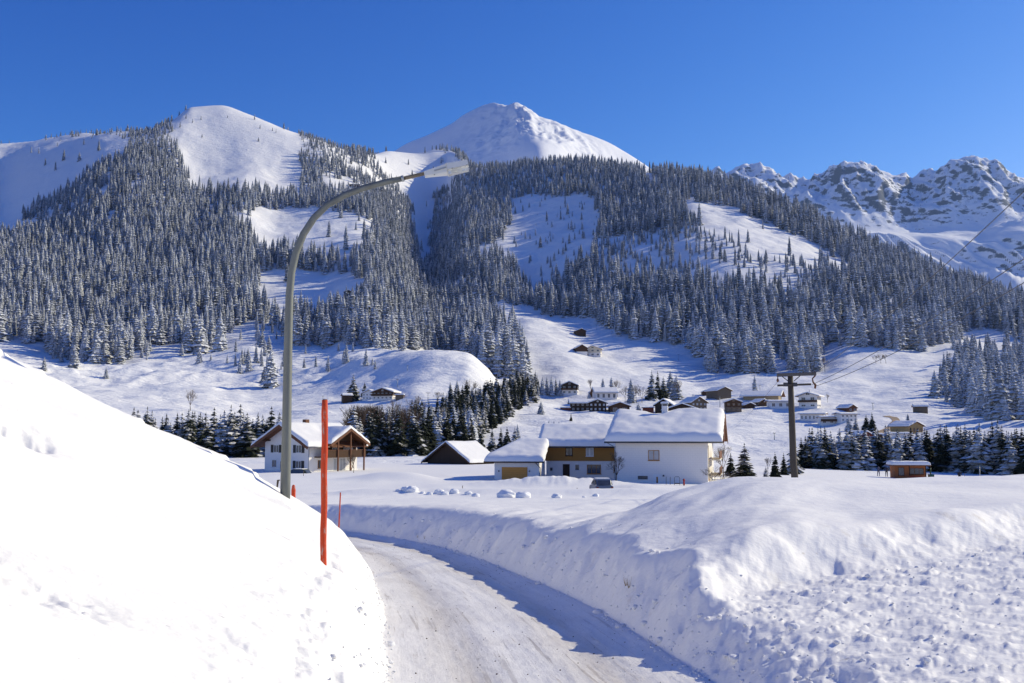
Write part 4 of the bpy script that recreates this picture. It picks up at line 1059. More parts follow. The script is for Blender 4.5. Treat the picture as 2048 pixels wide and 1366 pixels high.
# ------------------------------------------------------------------ big white house
R2 = math.radians(-13.5)
X2, Y2 = colx(1229, 112.5), 112.5
h2 = empty('house', (X2, Y2, -5.75), R2, 'big plain white house with one brown window and thick snow on its roof', 'house')
LW, LD, LE, LP = 10.1, 16.6, 5.15, .345
m = MB(); gable_body(m, 0, LW, 0, LD, -1, LE, LP, 'x'); m.build('wall', P_BLOCK, h2)
c = LD/2; zr = LE+LP*LD/2+.03; e = LD/2+.75; th = .16
m = MB(); m.prism([(c-e, zr-LP*e), (c, zr), (c+e, zr-LP*e), (c+e, zr-LP*e+th), (c, zr+th), (c-e, zr-LP*e+th)], 'x', -1.15, LW+1.75); m.build('roof', W_TRIM, h2)
snow_blanket(-1.15, LW+1.70, c-e-.12, c+e, lambda x, y: zr+th-LP*abs(y-c)-.02*abs(x-4.5)*(0), .78, h2, seed=21, n=44, edge=.75,
             holes=((3.2, c-.5, 1.7, .40), (4.4, c+.2, 1.3, .3)))
m = MB()
for sy in (-1, 1): m.bar((LW+1.78, c, zr-.06), (LW+1.78, c+sy*e, zr-.06-LP*e), .06, .46)
m.build('bargeboard', W_TRIM, h2)
m = MB(); m.tube([(-1.15, c-e-.08, zr-LP*e+.02), (LW+1.7, c-e-.08, zr-LP*e+.02)], .085, 8); m.build('gutter', M_DKM, h2)
m = MB(); m.tube([(-.9, c-e-.05, zr-LP*e), (-.05, -.1, LE-.75), (-.05, -.1, -.5)], .06, 8); m.build('downpipe', M_GREYM, h2)
m = MB(); m.box((4.55, c-1.0, zr-.6), (5.25, c-.35, zr+1.15)); ch = m.build('chimney', P_WHITE, h2)
m = MB(); m.box((4.45, c-1.1, zr+1.35), (5.35, c-.25, zr+1.43)); [m.box((x-.04, y-.04, zr+1.16), (x+.04, y+.04, zr+1.34)) for x in (4.6, 5.2) for y in (c-.95, c-.4)]; m.build('chimney_cap', M_GREYM, ch)
snow_blanket(4.45, 5.35, c-1.1, c-.25, lambda x, y: zr+1.44, .20, ch, seed=2, n=5, edge=.18)
window(h2, 'f', 4.25, 2.95, 1.22, 1.12, frame=W_WIN, pane=M_CURT, mull=1)
for x in (3.97, 4.52): m = MB(); m.tube([(x, -.022, 3.2), (x, -.024, 3.32)], [.06, .03], 6)
w = window(h2, 'f', 3.0, .86, 1.08, .36, frame=M_DKM, pane=M_GLASS, mull=1, sill=False)
m = MB(); m.box((4.15, -.06, -.6), (5.0, -.003, 1.45)); d = m.build('door', P_WFRAME, h2)
m = MB(); m.box((4.5, -.075, -.4), (4.68, -.061, 1.15)); m.build('pane', W_WIN, d)
m = MB(); m.tube([(5.3, -.02, 1.25), (5.3, -.18, 1.27)], .03, 6); m.tube([(5.3, -.18, 1.20), (5.3, -.18, 1.38)], [.12, .07], 8); m.build('wall_lamp', M_DKM, h2)
m = MB(); m.box((.15, -.04, .32), (1.1, -.004, .36)); m.build('wall_rail', M_GREYM, h2)
# lit side: balconies seen edge on
for z, l in ((1.1, 9), (2.9, 9)):
    m = MB(); m.box((LW+.003, 3.0, z), (LW+1.2, 3+l, z+.14)); b = m.build('balcony', P_CREAM, h2)
    m = MB(); m.box((LW+1.14, 3.0, z+.15), (LW+1.2, 3+l, z+1.0)); m.build('railing', W_TRIM, b)
window(h2, 'r', 1.7, 3.0, 1.1, 1.2, frame=W_WIN, off=LW); window(h2, 'r', 1.7, .8, 1.1, 1.2, frame=W_WIN, off=LW)
m = MB(); m.box((LW+.003, .7, 1.1), (LW+.10, .95, 4.6)); m.build('corner_trim', P_CREAM, h2)

# ------------------------------------------------------------------ brown clad house with garage
h3 = empty('house', (colx(1098, 127), 127, -5.6), math.radians(-8), 'brown clad house with snowy roof and attached garage, left of the big white house', 'house')
m = MB(); m.box((-.4, 0, -1), (11.5, 9, 2.35)); m.build('wall', P_WHITE, h3)
m = MB(); gable_body(m, -.52, 11.5, -.12, 9, 2.36, 4.55, .40, 'x'); m.build('upper_wall', W_ORANGE, h3)
c = 4.5; zr = 4.55+.4*4.56; e = 5.7; th = .15
m = MB(); m.prism([(c-e, zr-.4*e), (c, zr), (c+e, zr-.4*e), (c+e, zr-.4*e+th), (c, zr+th), (c-e, zr-.4*e+th)], 'x', -1.5, 11.0); m.build('roof', W_TRIM, h3)
snow_blanket(-1.5, 11.0, c-e-.1, c+e, lambda x, y: zr+th-.4*abs(y-c), .68, h3, seed=31, n=36, edge=.6)
m = MB(); m.tube([(-1.5, c-e-.06, zr-.4*e), (8.3, c-e-.06, zr-.4*e)], .08, 8); m.build('gutter', M_DKM, h3)
window(h3, 'f', 5.1, 2.95, .95, 1.05, frame=P_WFRAME, pane=M_CURT, off=-.12); window(h3, 'f', 2.5, 3.0, .9, 1.0, frame=W_DARK, pane=M_GLASS, off=-.12)
m = MB(); m.box((1.7, -.06, -.3), (2.55, -.003, 1.95)); d = m.build('door', W_DARK, h3)
window(h3, 'f', 3.5, 1.15, .6, .8, frame=P_WFRAME, mull=0); window(h3, 'f', 5.6, .75, 1.75, 1.15, frame=W_WIN, mull=2); window(h3, 'f', 8.4, .95, .7, .95, frame=W_WIN, mull=0)
m = MB(); m.tube([(.25, -.12, 1.15), (.25, -.13, 1.5)], [.13, .16], 8); m.build('hanging_basket', M_DKM, h3)
# garage in front of its left end
g3 = MB(); g3.box((-6.0, -6.4, -1), (-.55, -.2, 2.3)); g3.build('garage_wall', P_WHITE, h3)
m = MB(); m.box((-5.1, -6.46, -.4), (-2.0, -6.403, 1.75)); gd = m.build('garage_door', W_DOOR, h3)
for x in (-5.45, -1.75): m = MB(); m.tube([(x, -6.5, 1.2), (x, -6.52, 1.38)], [.08, .05], 6); m.build('wall_lamp', M_DKM, h3)
def zg(x, y):     # lean-to that climbs towards the house, folding down at its left side
    a = 2.45+.42*max(0, y+7.1)*(0.82); b = 2.45+.42*(x+7.4)*1.35
    return min(a, max(2.45, b), 4.6)
m = MB(); xs = np.linspace(-7.2, .1, 12); ys = np.linspace(-7.2, 2.5, 12)
vs = [(x, y, zg(x, y)+.0) for y in ys for x in xs]+[(x, y, zg(x, y)-.16) for y in ys for x in xs]; n = 12
fs = [(i*n+j, i*n+j+1, (i+1)*n+j+1, (i+1)*n+j) for i in range(n-1) for j in range(n-1)]
fs += [tuple(144+q for q in f) for f in fs]+[(j, j+1, 145+j, 144+j) for j in range(n-1)]+[(j*n, (j+1)*n, 144+(j+1)*n, 144+j*n) for j in range(n-1)]+[(j*n+n-1, (j+1)*n+n-1, 144+(j+1)*n+n-1, 144+j*n+n-1) for j in range(n-1)]
m.add(vs, fs); m.build('garage_roof', W_DARK, h3)
snow_blanket(-7.2, .1, -7.2, 2.5, zg, .62, h3, name='garage_snow', seed=37, n=28, edge=.6)
m = MB(); m.tube([(-.9, -7.1, 2.25), (-.45, -6.5, 1.7), (-.45, -6.5, -.4)], .05, 8); m.build('downpipe', M_DKM, h3)

# ------------------------------------------------------------------ village
def chalet(px, py, wpx, label, name='house', cat='house', rot=0.0, axis='y', ratio=1.1, ev=.42, p=.45, lower=P_WHITE, upper=W_BROWN, split=.5, rows=2, cols=3,
           snow=.55, oh=1.0, balcony=False, chimney=False, frame=P_WFRAME, pane=M_GLASS, side=True, wing=None, Y=None, dz=-.3, shutter=None):
    """ev: eave height as a share of the apparent width"""
    pos = hit(px, py, 120) if Y is None else Vector((colx(px, Y), Y, float(ground([colx(px, Y)], [Y])[0])))
    ev *= 1.22; rr = math.radians(rot); tot = 1.12*wpx*pos.y/FPX; w = tot/(math.cos(rr)+ratio*abs(math.sin(rr))); d = w*ratio
    E = ev*w; root = empty(name, (pos.x, pos.y+d*.3, pos.z+dz), rr, label, cat)
    x0, x1, y0, y1 = -w/2, w/2, -d/2, d/2; zs = E*split
    zlow = -2.5
    if split > 0:
        m = MB(); m.box((x0, y0, zlow), (x1, y1, zs)); m.build('wall', lower, root)
        m = MB(); gable_body(m, x0-.06, x1+.06, y0-.06, y1+.06, zs+.005, E, p, axis); m.build('upper_wall', upper, root)
    else:
        m = MB(); gable_body(m, x0, x1, y0, y1, zlow, E, p, axis); m.build('wall', upper, root)
    oh2 = oh*w/10
    gable_roof(root, x0, x1, y0, y1, E, p, axis, oh2, oh2, W_TRIM if upper is not W_DARK else W_DARK, snow, seed=px, th=.14)
    fh = E/max(rows, 1); wh = fh*.45; ww = w/(max(cols, 1)*2.3)
    for r_ in range(rows):
        z = fh*(r_+.32); off = 0 if z+wh*.5 < zs else .06
        for c_ in range(cols): window(root, 'f', x0+w*(c_+.5)/cols, z, ww, wh, frame, pane, off=y0-off, sill=False, shutters=shutter)
        if side and rot < -3:
            for c_ in range(3): window(root, 'r', y0+d*(c_+.5)/3, z, ww, wh, frame, pane, off=x1+off, sill=False)
    if axis == 'y' and w > 7 and rows > 1: window(root, 'f', 0, E+p*w*.12, ww, wh*.8, frame, pane, off=y0-.06, sill=False)
    if balcony:
        m = MB(); z = E*.5; m.box((x0-.3, y0-1.3, z), (x1+.3, y0-.08, z+.14)); b = m.build('balcony', W_BROWN, root)
        m = MB(); m.box((x0-.3, y0-1.3, z+.15), (x1+.3, y0-1.22, z+1.0)); m.build('railing', W_BROWN, b)
    if chimney:
        zt = E+p*(w/2 if axis == 'y' else d/2); m = MB(); m.box((-.35, 0, zt-.5), (.35, .7, zt+1.3)); ch = m.build('chimney', P_WHITE, root)
        m = MB(); m.box((-.42, -.07, zt+1.31), (.42, .77, zt+1.55)); m.build('snow_cap', M_RSNOW, ch)
    if wing:
        fx, fw, fh_, fm = wing        # offset, width, height, material: a low lean-to beside the house
        m = MB(); xa = x1+.01 if fx > 0 else x0-fw*w; m.box((xa, y0+.5, zlow), (xa+fw*w-.01, y1-.5, fh_*E)); wg = m.build('annex', fm, root)
        snow_blanket(xa-.3, xa+fw*w+.3, y0, y1, lambda a, b: fh_*E+.02, snow*.9, root, name='annex_snow', seed=px+1, n=10)
    return root
chalet(1196, 822, 32, 'gabled end house of the long dark farmhouse, with two rows of white windows', axis='y', ratio=1.0, ev=.42, p=.36, upper=W_DARK, split=0, rows=2, cols=4, pane=M_CURT, rot=-4)
chalet(1165, 822, 42, 'long blackened timber farmhouse with eaves towards the viewer in the village', name='farmhouse', axis='x', ratio=.62, ev=.30, p=.42, upper=W_DARK, split=0, rows=2, cols=5, pane=M_GLASS, wing=(-1, .42, .40, W_RED))
chalet(1141, 789, 32, 'white village chalet with dark gable and balcony right beside the spruce clump', axis='y', ratio=1.1, ev=.50, p=.42, upper=W_DARK, split=.55, rows=2, cols=3, balcony=True, rot=-8)
chalet(1210, 800, 42, 'white village house with two snowy gables behind the long farmhouse', axis='x', ratio=.7, ev=.32, p=.55, upper=P_WHITE, split=0, rows=1, cols=4, chimney=True, rot=8)
chalet(1189, 798, 17, 'small brown gable joined to the left of the white two gabled house', axis='y', ratio=1.3, ev=.6, p=.6, upper=W_BROWN, split=.3, rows=1, cols=1, Y=None)
chalet(1239, 827, 34, 'brown gabled house with wide snow roof behind the left end of the big white roof', axis='y', ratio=1.1, ev=.34, p=.36, upper=W_BROWN, split=.25, rows=1, cols=2, side=False)
chalet(1331, 793, 28, 'low cream cottage hidden between tall spruces', name='cottage', cat='cottage', axis='x', ratio=.6, ev=.32, p=.2, upper=P_CREAM, split=0, rows=1, cols=3, rot=0, snow=.4)
chalet(1297, 830, 18, 'small red brown shed showing above the big white roof', name='shed', cat='shed', axis='x', ratio=.8, ev=.62, p=.08, upper=W_RED, split=0, rows=0, cols=0, snow=.3)
chalet(1334, 826, 42, 'tall dark barn with one long steep snowy roof side behind the big house chimney', name='barn', cat='barn', axis='y', ratio=1.0, ev=.38, p=.62, upper=W_DARK, split=0, rows=0, cols=0, rot=-24)
chalet(1362, 831, 54, 'low wide dark gable with thin snow rim just above the big white roof', axis='y', ratio=.8, ev=.18, p=.34, upper=W_DARK, split=0, rows=0, cols=0, snow=.5)
chalet(1390, 821, 42, 'brown timber house with rows of pale windows, left of the two village barns', axis='y', ratio=1.1, ev=.40, p=.58, upper=W_GREY, lower=W_GREY, split=0, rows=2, cols=4, pane=M_CURT, chimney=True, rot=22)
chalet(1412, 791, 13, 'tiny brown hut beside the brown barn on the upper village slope', name='hut', cat='hut', axis='y', ratio=1.0, ev=.42, p=.45, upper=W_BROWN, split=0, rows=0, cols=0, snow=.35)
chalet(1440, 797, 40, 'weathered brown barn with snow roof on the upper village slope', name='barn', cat='barn', axis='y', ratio=1.3, ev=.42, p=.42, upper=W_GREY, split=0, rows=0, cols=0, rot=22)
chalet(1468, 824, 30, 'reddish brown house between the timber house and the long tan barn', axis='y', ratio=1.0, ev=.55, p=.36, upper=W_BROWN, lower=W_GREY, split=.5, rows=2, cols=3, frame=W_WIN, rot=-6)
chalet(1528, 802, 70, 'long tan barn with a broad bluish snow roof and gable on its right end', name='barn', cat='barn', axis='x', ratio=.55, ev=.15, p=.42, upper=m_wood('tan_boards', (.36, .28, .18), .2, True), split=0, rows=0, cols=0, rot=-24)
chalet(1497, 817, 22, 'small dark gable left of the white bungalow', axis='y', ratio=1.0, ev=.30, p=.40, upper=W_BROWN, split=0, rows=0, cols=0, rot=12)
chalet(1522, 812, 28, 'dark wooden gable between the tan barn and the white bungalow', axis='y', ratio=1.2, ev=.30, p=.45, upper=W_BROWN, split=0, rows=0, cols=0, rot=20)
chalet(1560, 817, 38, 'white bungalow with flat snowy roof just left of the power pole', name='bungalow', cat='bungalow', axis='x', ratio=.6, ev=.28, p=.12, upper=P_WHITE, split=0, rows=1, cols=3)
chalet(1623, 816, 42, 'tall white chalet with dark gable and balcony right of the power pole', name='chalet', cat='chalet', axis='y', ratio=.9, ev=.58, p=.32, upper=P_WHITE, split=.3, rows=2, cols=2, balcony=True, chimney=True, rot=-30, oh=1.8)
chalet(1628, 842, 46, 'white hillside house with long low roof casting a big shadow', axis='x', ratio=.5, ev=.26, p=.14, upper=P_WHITE, split=0, rows=1, cols=6, rot=-26, snow=.4)
chalet(1655, 850, 26, 'white garden level annex with dark balcony below the hillside house', axis='x', ratio=.7, ev=.45, p=.1, upper=P_WHITE, split=0, rows=1, cols=2, balcony=True, snow=.4)
chalet(1697, 823, 30, 'brown chalet with snowy roof beside the white row house', name='chalet', cat='chalet', axis='y', ratio=1.4, ev=.30, p=.50, upper=W_TRIM, split=0, rows=1, cols=2, rot=26)
chalet(1694, 843, 38, 'white flat roofed row house behind the round spruces', axis='x', ratio=.6, ev=.34, p=.14, upper=P_WHITE, split=0, rows=2, cols=4, rot=16, snow=.45)
chalet(1819, 868, 50, 'yellow wooden chalet with bright snow roof beside the track', name='chalet', cat='chalet', axis='y', ratio=1.2, ev=.36, p=.40, upper=W_YEL, lower=W_YEL, split=0, rows=1, cols=4, frame=W_WIN, rot=26, snow=.6)
chalet(1800, 876, 34, 'low flat roofed annex in front of the yellow chalet', name='annex', cat='annex', axis='x', ratio=.7, ev=.20, p=.04, upper=P_WHITE, split=0, rows=0, cols=0, snow=.5)
chalet(1729, 884, 32, 'small dark red chalet right above the long spruce row', name='chalet', cat='chalet', axis='y', ratio=1.0, ev=.36, p=.50, upper=W_RED, lower=P_WHITE, split=.3, rows=1, cols=2, rot=10)
chalet(1709, 869, 15, 'little flat snowy shed left of the dark red chalet', name='shed', cat='shed', axis='x', ratio=.8, ev=.3, p=.05, upper=W_DARK, split=0, rows=0, cols=0, snow=.5)
chalet(1753, 874, 20, 'low dark shed right of the dark red chalet', name='shed', cat='shed', axis='x', ratio=.8, ev=.22, p=.1, upper=W_DARK, split=0, rows=0, cols=0, snow=.4)
chalet(1843, 826, 26, 'brown hay hut below the tip of the right hand wood', name='hut', cat='hut', axis='x', ratio=.7, ev=.45, p=.35, upper=W_GREY, split=0, rows=0, cols=0, rot=-14)
chalet(1160, 672, 21, 'brown hut highest on the ski slope in the middle', name='hut', cat='hut', axis='y', ratio=1.2, ev=.45, p=.42, upper=W_BROWN, split=0, rows=0, cols=0, rot=12)
chalet(1161, 707, 24, 'dark brown barn touching the white farmhouse on the ski slope', name='barn', cat='barn', axis='y', ratio=1.3, ev=.42, p=.55, upper=W_BROWN, lower=P_WHITE, split=.35, rows=0, cols=0, rot=10)
chalet(1187, 713, 32, 'white farmhouse with tan gable on the middle ski slope', name='farmhouse', cat='farmhouse', axis='y', ratio=.8, ev=.40, p=.36, upper=P_CREAM, lower=P_WHITE, split=.5, rows=2, cols=3, rot=-10)
chalet(1839, 694, 17, 'grey hut under the forest on the high right meadow', name='hut', cat='hut', axis='x', ratio=.8, ev=.42, p=.35, upper=W_GREY, split=0, rows=0, cols=0)
chalet(2024, 724, 12, 'grey hut on the white hump at the right edge', name='hut', cat='hut', axis='x', ratio=.8, ev=.5, p=.3, upper=W_GREY, split=0, rows=0, cols=0)
chalet(709, 376, 18, 'dark alpine hut on the high clearing beneath the lamp arm', name='hut', cat='hut', axis='x', ratio=.6, ev=.3, p=.3, upper=W_BROWN, split=0, rows=0, cols=0)
chalet(697, 592, 15, 'dark hut at the lower rim of the clearing above the farmhouses', name='hut', cat='hut', axis='y', ratio=1, ev=.4, p=.4, upper=W_DARK, split=0, rows=0, cols=0)
chalet(281, 822, 34, 'brown hut roof peeking out behind the left end of the dark spruce row', name='hut', cat='hut', axis='y', ratio=1, ev=.3, p=.45, upper=W_BROWN, split=0, rows=0, cols=0, Y=330)
chalet(693, 806, 20, 'dark wooden hut left of the tall pointed spruce on the knoll', name='hut', cat='hut', axis='x', ratio=.7, ev=.7, p=.4, upper=W_BROWN, split=0, rows=0, cols=0, rot=24)
chalet(740, 799, 26, 'left farmhouse on the knoll with white gable and red barge boards', name='farmhouse', cat='farmhouse', axis='y', ratio=1.3, ev=.42, p=.48, upper=P_WHITE, lower=P_WHITE, split=0, rows=2, cols=4, rot=-6)
chalet(771, 799, 46, 'right farmhouse on the knoll with wide brown gable and balcony', name='farmhouse', cat='farmhouse', axis='y', ratio=1.0, ev=.30, p=.34, upper=W_BROWN, lower=P_WHITE, split=.55, rows=2, cols=5, balcony=True, rot=-14)
chalet(799, 799, 14, 'low shed with thick snow right of the farmhouses on the knoll', name='shed', cat='shed', axis='x', ratio=1, ev=.5, p=.05, upper=W_GREY, split=0, rows=0, cols=0, snow=.5)

# the cleared brown track between the lower houses
def ribbon(name, pxs, w, mat, lift=.12):
    P = [hit(a, b, 200) for a, b in pxs]; P = np.array([(p.x, p.y) for p in P]); t = np.linspace(0, len(P)-1, 60)
    Q = np.stack([smooth_interp(t, np.arange(len(P)), P[:, i]) for i in (0, 1)], 1); T_ = np.gradient(Q, axis=0); T_ /= np.linalg.norm(T_, axis=1)[:, None]; N_ = np.stack([-T_[:, 1], T_[:, 0]], 1)
    rows = []
    for k in (-1, -.5, 0, .5, 1): q = Q+N_*w*k/2; rows.append(np.stack([q[:, 0], q[:, 1], ground(q[:, 0], q[:, 1])+lift], 1))
    V = np.stack(rows, 1).reshape(-1, 3); m = MB(); m.add([tuple(v) for v in V], [(i*5+j, i*5+j+1, (i+1)*5+j+1, (i+1)*5+j) for i in range(59) for j in range(4)], 0, True)
    o = m.build(name, mat); o['kind'] = 'structure'; return o
ribbon('village_track', [(1758, 866), (1772, 860), (1785, 851), (1792, 843), (1788, 836), (1772, 832)], 3.4, m_plain('sanded_track', (.40, .30, .20), .9, .1, .3))

# ------------------------------------------------------------------ street lamp
def gz_(x, y): return float(ground([x], [y])[0])
lx, ly = colx(572, 23.8), 23.8; lz = gz_(lx, ly)
lamp = empty('street_lamp', (lx, ly, lz-.3), 0, 'tall curved grey street lamp rising out of the left snowbank', 'street lamp')
def P(px, py, Y=23.8): v = at(px, py, Y); return (v.x-lx, v.y-ly, v.z-(lz-.3))
px_pts = [(570,1015),(571,960),(573,870),(575,760),(577,660),(579,590),(583,545),(592,505),(607,468),(628,436),(655,410),(690,390),(730,375),(775,363),(806,357)]
pts = [P(a, b) for a, b in px_pts]; pts[0] = (pts[0][0], pts[0][1], -.2)
rad = [.118]*2+[.112, .105, .098, .093, .09, .088, .086, .084, .08, .077, .074, .07, .067]
m = MB(); m.tube(pts, rad, 18); m.build('pole', m_plain('weathered_pole_metal', (.17, .18, .165), .6, .4, .35, 5, (1, 1, .15), 0, .35), lamp)
a, b = P(804, 357.5), P(856, 345.5)
m = MB(); m.tube([a, b], [.048, .045], 12); m.build('arm', m_plain('rusty_arm', (.17, .14, .10), .7, .3, .3), lamp)
m = MB(); m.tube([P(803, 357.7), P(808, 356.5)], .078, 14); m.build('collar', M_GREYM, lamp)
HD = (Vector(P(937, 331))-Vector(P(849, 349))); L = HD.length; d = HD.normalized()
o = Vector(P(849, 349)); side = Vector((0.35, -1, 0)); side = (side-d*side.dot(d)).normalized(); up = side.cross(d)*-1
if up.z < 0: up = -up
def Q(t, s, u): v = o+d*t+side*s+up*u; return tuple(v)
M_LAMP = m_plain('pale_lamp_housing', (.55, .57, .58), .5, .4, .08); M_LAMPY = m_plain('yellowed_lamp_panel', (.56, .54, .44), .5, .4, .1)
def loft(secs):
    m = MB(); n = len(secs[0]); vs = [Q(*p) for s in secs for p in s]
    fs = [(i*n+k, i*n+(k+1) % n, (i+1)*n+(k+1) % n, (i+1)*n+k) for i in range(len(secs)-1) for k in range(n)]+[tuple(range(n))[::-1], tuple(range((len(secs)-1)*n, len(secs)*n))]
    return m.add(vs, fs)
def sec(t, w, hu, hl): return [(t, -w, -hl*.55), (t, -w*.9, hu), (t, w*.9, hu), (t, w, -hl*.55), (t, w*.75, -hl), (t, -w*.75, -hl)]
LT = L*.52
hb = loft([sec(0, .075, .065, .075), sec(LT, .155, .125, .125)]).build('gear_housing', M_LAMP, lamp)
loft([[(LT+.004, -.165, -.02), (LT+.004, -.15, .135), (LT+.004, .15, .135), (LT+.004, .165, -.02)], [(L, -.165, -.01), (L, -.15, .12), (L, .15, .12), (L, .165, -.01)]]).build('head_cover', M_LAMP, lamp)
kb = NT('clear_lamp_bowl', .12, .6); kb.col((.86, .86, .78)); kb.b.inputs['Transmission Weight'].default_value = .55; M_BOWL = kb.m
loft([[(LT+.01, -.15, -.14), (LT+.01, -.158, -.024), (LT+.01, .158, -.024), (LT+.01, .15, -.14)], [(L-.02, -.13, -.125), (L-.01, -.158, -.014), (L-.01, .158, -.014), (L-.02, .13, -.125)]]).build('glass_bowl', M_BOWL, lamp)
m = MB(); m.tube([Q(LT+.08, .02, -.07), Q(LT+.2, .02, -.07), Q(LT+.36, .02, -.07)], [.03, .055, .03], 10); m.build('bulb', P_WFRAME, lamp)
for s in (-1, 1):
    m = MB(); m.bar(Q(LT*.45, s*.118, .02), Q(LT*.97, s*.158, .035), .018, .028); m.build('side_latch', M_GREYM, lamp)
m = MB(); m.box((-.01, 0, 0), (.01, .01, .01)); vs = loft([[(LT-.006, -.168, -.15), (LT-.006, -.16, .14), (LT-.006, .16, .14), (LT-.006, .168, -.15)], [(LT+.004, -.168, -.15), (LT+.004, -.16, .14), (LT+.004, .16, .14), (LT+.004, .168, -.15)]]); vs.build('hinge_band', M_LAMPY, lamp)
for t, u in ((LT*.42, -.075), (LT*1.22, -.02), (LT*1.86, -.012)):
    m = MB(); m.tube([Q(t, .16 if t > LT else .115, u), Q(t, .175 if t > LT else .13, u)], .012, 8); m.build('screw', M_DKM, lamp)

# ------------------------------------------------------------------ orange snow stakes
def m_orange():
    k = NT('flaking_orange_paint', .75, .25); n = k.noise(9, 6, .75, k.coords((3.5, 3.5, .55))); b = k.noise(4, 4, .6, k.coords((1, 1, .3)))
    c = k.mix(b, (.62, .075, .022), (.50, .05, .018)); k.col(k.mix(k.ramp(n, [(.57, 0), (.62, 1)]), c, (.42, .31, .26))); k.nrm(k.bump(n, .5, .01)); return k.m
M_OR = m_orange()
sx, sy = colx(654.5, 12.7), 12.7; sz = gz_(sx, sy)
stake = empty('snow_stake', (sx, sy, sz-.2), 0, 'tall flaking orange wooden snow stake in the left snowbank', 'snow stake')
tp = at(650, 800, 12.7); b0 = Vector((0, 0, 0)); t0 = Vector((tp.x-sx, 0, tp.z-(sz-.2)))
m = MB(); n = 14
pts = [b0.lerp(t0, i/n)+Vector((.004*math.sin(i*1.3), 0, 0)) for i in range(n+1)]; m.tube(pts, [.0405+.0015*math.sin(i*2.1) for i in range(n)]+[.036], 12, smooth=True); m.build('post', M_OR, stake)
m = MB(); m.tube([t0+Vector((0, 0, .0005)), t0+Vector((0, 0, .010))], [.034, .025], 12); m.build('cut_end', W_GREY, stake)
p = hit(682, 1012, 30); Ys = 34.5; X = colx(682.5, Ys); z1 = gz_(X, Ys); top = at(681, 985, Ys)
s2 = empty('snow_stake', (X, Ys, z1-.1), 0, 'distant thin orange snow stake at the bend of the road', 'snow stake')
m = MB(); m.tube([(0, 0, 0), (top.x-X, 0, top.z-z1+.1)], [.026, .022], 8); m.build('post', M_OR, s2)
X = colx(593, 30); cap = empty('hydrant_marker', (X, 30, at(593, 979, 30).z), 0, 'orange cap of a marker sticking out of the snow right of the lamp pole', 'marker')
m = MB(); m.tube([(0, 0, -.6), (0, 0, -.02), (0, 0, .05), (.0, 0, .11), (0, 0, .14)], [.065, .065, .055, .045, .02], 10); m.build('cap', M_OR, cap)

s3 = empty('twig', tuple(at(556, 962, 27)), 0, 'dark clod of bark lying on the snow left of the lamp pole', 'twig'); m = MB(); m.tube([(-.03, 0, -.25), (0, 0, .02), (.05, 0, .02)], [.02, .03, .02], 6); m.build('stub', M_BARK, s3)

# ------------------------------------------------------------------ wooden power pole and its lines
Yp = 62.0; X = colx(1588, Yp); pz = gz_(X, Yp)
pole = empty('power_pole', (X, Yp, pz-.5), 0, 'dark wooden power pole with two crossarms, right of the big white house', 'power pole')
def PP(px, py, dy=0): v = at(px, py, Yp+dy); return Vector((v.x-X, v.y-Yp, v.z-(pz-.5)))
W_POLE = m_plain('tarred_pole_wood', (.085, .07, .055), .8, .25, .3, 4, (1, 1, .1))
tp_ = PP(1580.5, 749); m = MB(); m.tube([(0, 0, -.5), PP(1587, 930), PP(1583.5, 830), tp_], [.225, .215, .19, .165], 14); m.build('mast', W_POLE, pole)
m = MB(); m.bar(PP(1554, 750, -.2), PP(1632, 747.5, -.2), .16, .20); m.build('crossarm', m_plain('weathered_crossarm', (.12, .11, .10), .8, .25, .25), pole)
m = MB(); m.bar(PP(1555, 771, -.2), PP(1622, 768.5, -.2), .11, .12); m.build('crossarm', W_POLE, pole)
for px in (1555.5,): 
    m = MB(); m.tube([PP(px, 752, -.2), PP(px, 758, -.2)], .03, 6); m.tube([PP(px, 757, -.2), PP(px, 760, -.2), PP(px, 764, -.2)], [.04, .085, .05], 8); m.build('insulator', W_TRIM, pole)
m = MB(); m.tube([PP(1629, 742, -.2), PP(1630, 752, -.2), PP(1625, 757, -.2), PP(1626, 764, -.2), PP(1631, 770, -.2), PP(1630, 777, -.2)], [.03, .05, .045, .05, .075, .06], 8); m.build('insulator', W_TRIM, pole)
for px, py in ((1571, 769), (1590, 769)): m = MB(); q = PP(px, py, -.2); m.box((q.x-.12, q.y-.08, q.z-.12), (q.x+.12, q.y+.08, q.z+.12)); m.build('clamp', M_DKM, pole)
m = MB(); m.bar(PP(1576, 762, -.22), PP(1562, 751, -.22), .05); m.bar(PP(1588, 762, -.22), PP(1602, 750, -.22), .05); m.build('brace', M_DKM, pole)
for i, (a, b, lab) in enumerate((((1630, 746), (2052, 372), 'uppermost power line sweeping from the pole to the upper right'),
     ((1624, 769), (2052, 508), 'middle power line from the pole towards the right edge'), ((1632, 772), (2052, 556), 'lowest power line from the pole towards the right edge'))):
    A = at(*a, Yp-.2); B = at(b[0], b[1], 30.0); d = (B-A); B2 = A+d*1.1
    pts = [A.lerp(B2, t/24)-Vector((0, 0, 1))*(.9*4*(t/24)*(1-t/24)*.35) for t in range(25)]
    # keep the visible end where it belongs
    o = MB().tube(pts, .016, 5).build('power_line', M_DKM); tagit(o, lab, 'power line')
    
# far side: one thin line down to the village
A = at(1555, 764, Yp-.2); B = hit(1466, 892, 150)
o = MB().tube([A.lerp(B+Vector((0, 0, 6)), t/12)-Vector((0, 0, 1))*(2*(t/12)*(1-t/12)) for t in range(13)], .012, 4).build('power_line', M_DKM); tagit(o, 'faint power line running back from the pole into the village', 'power line')

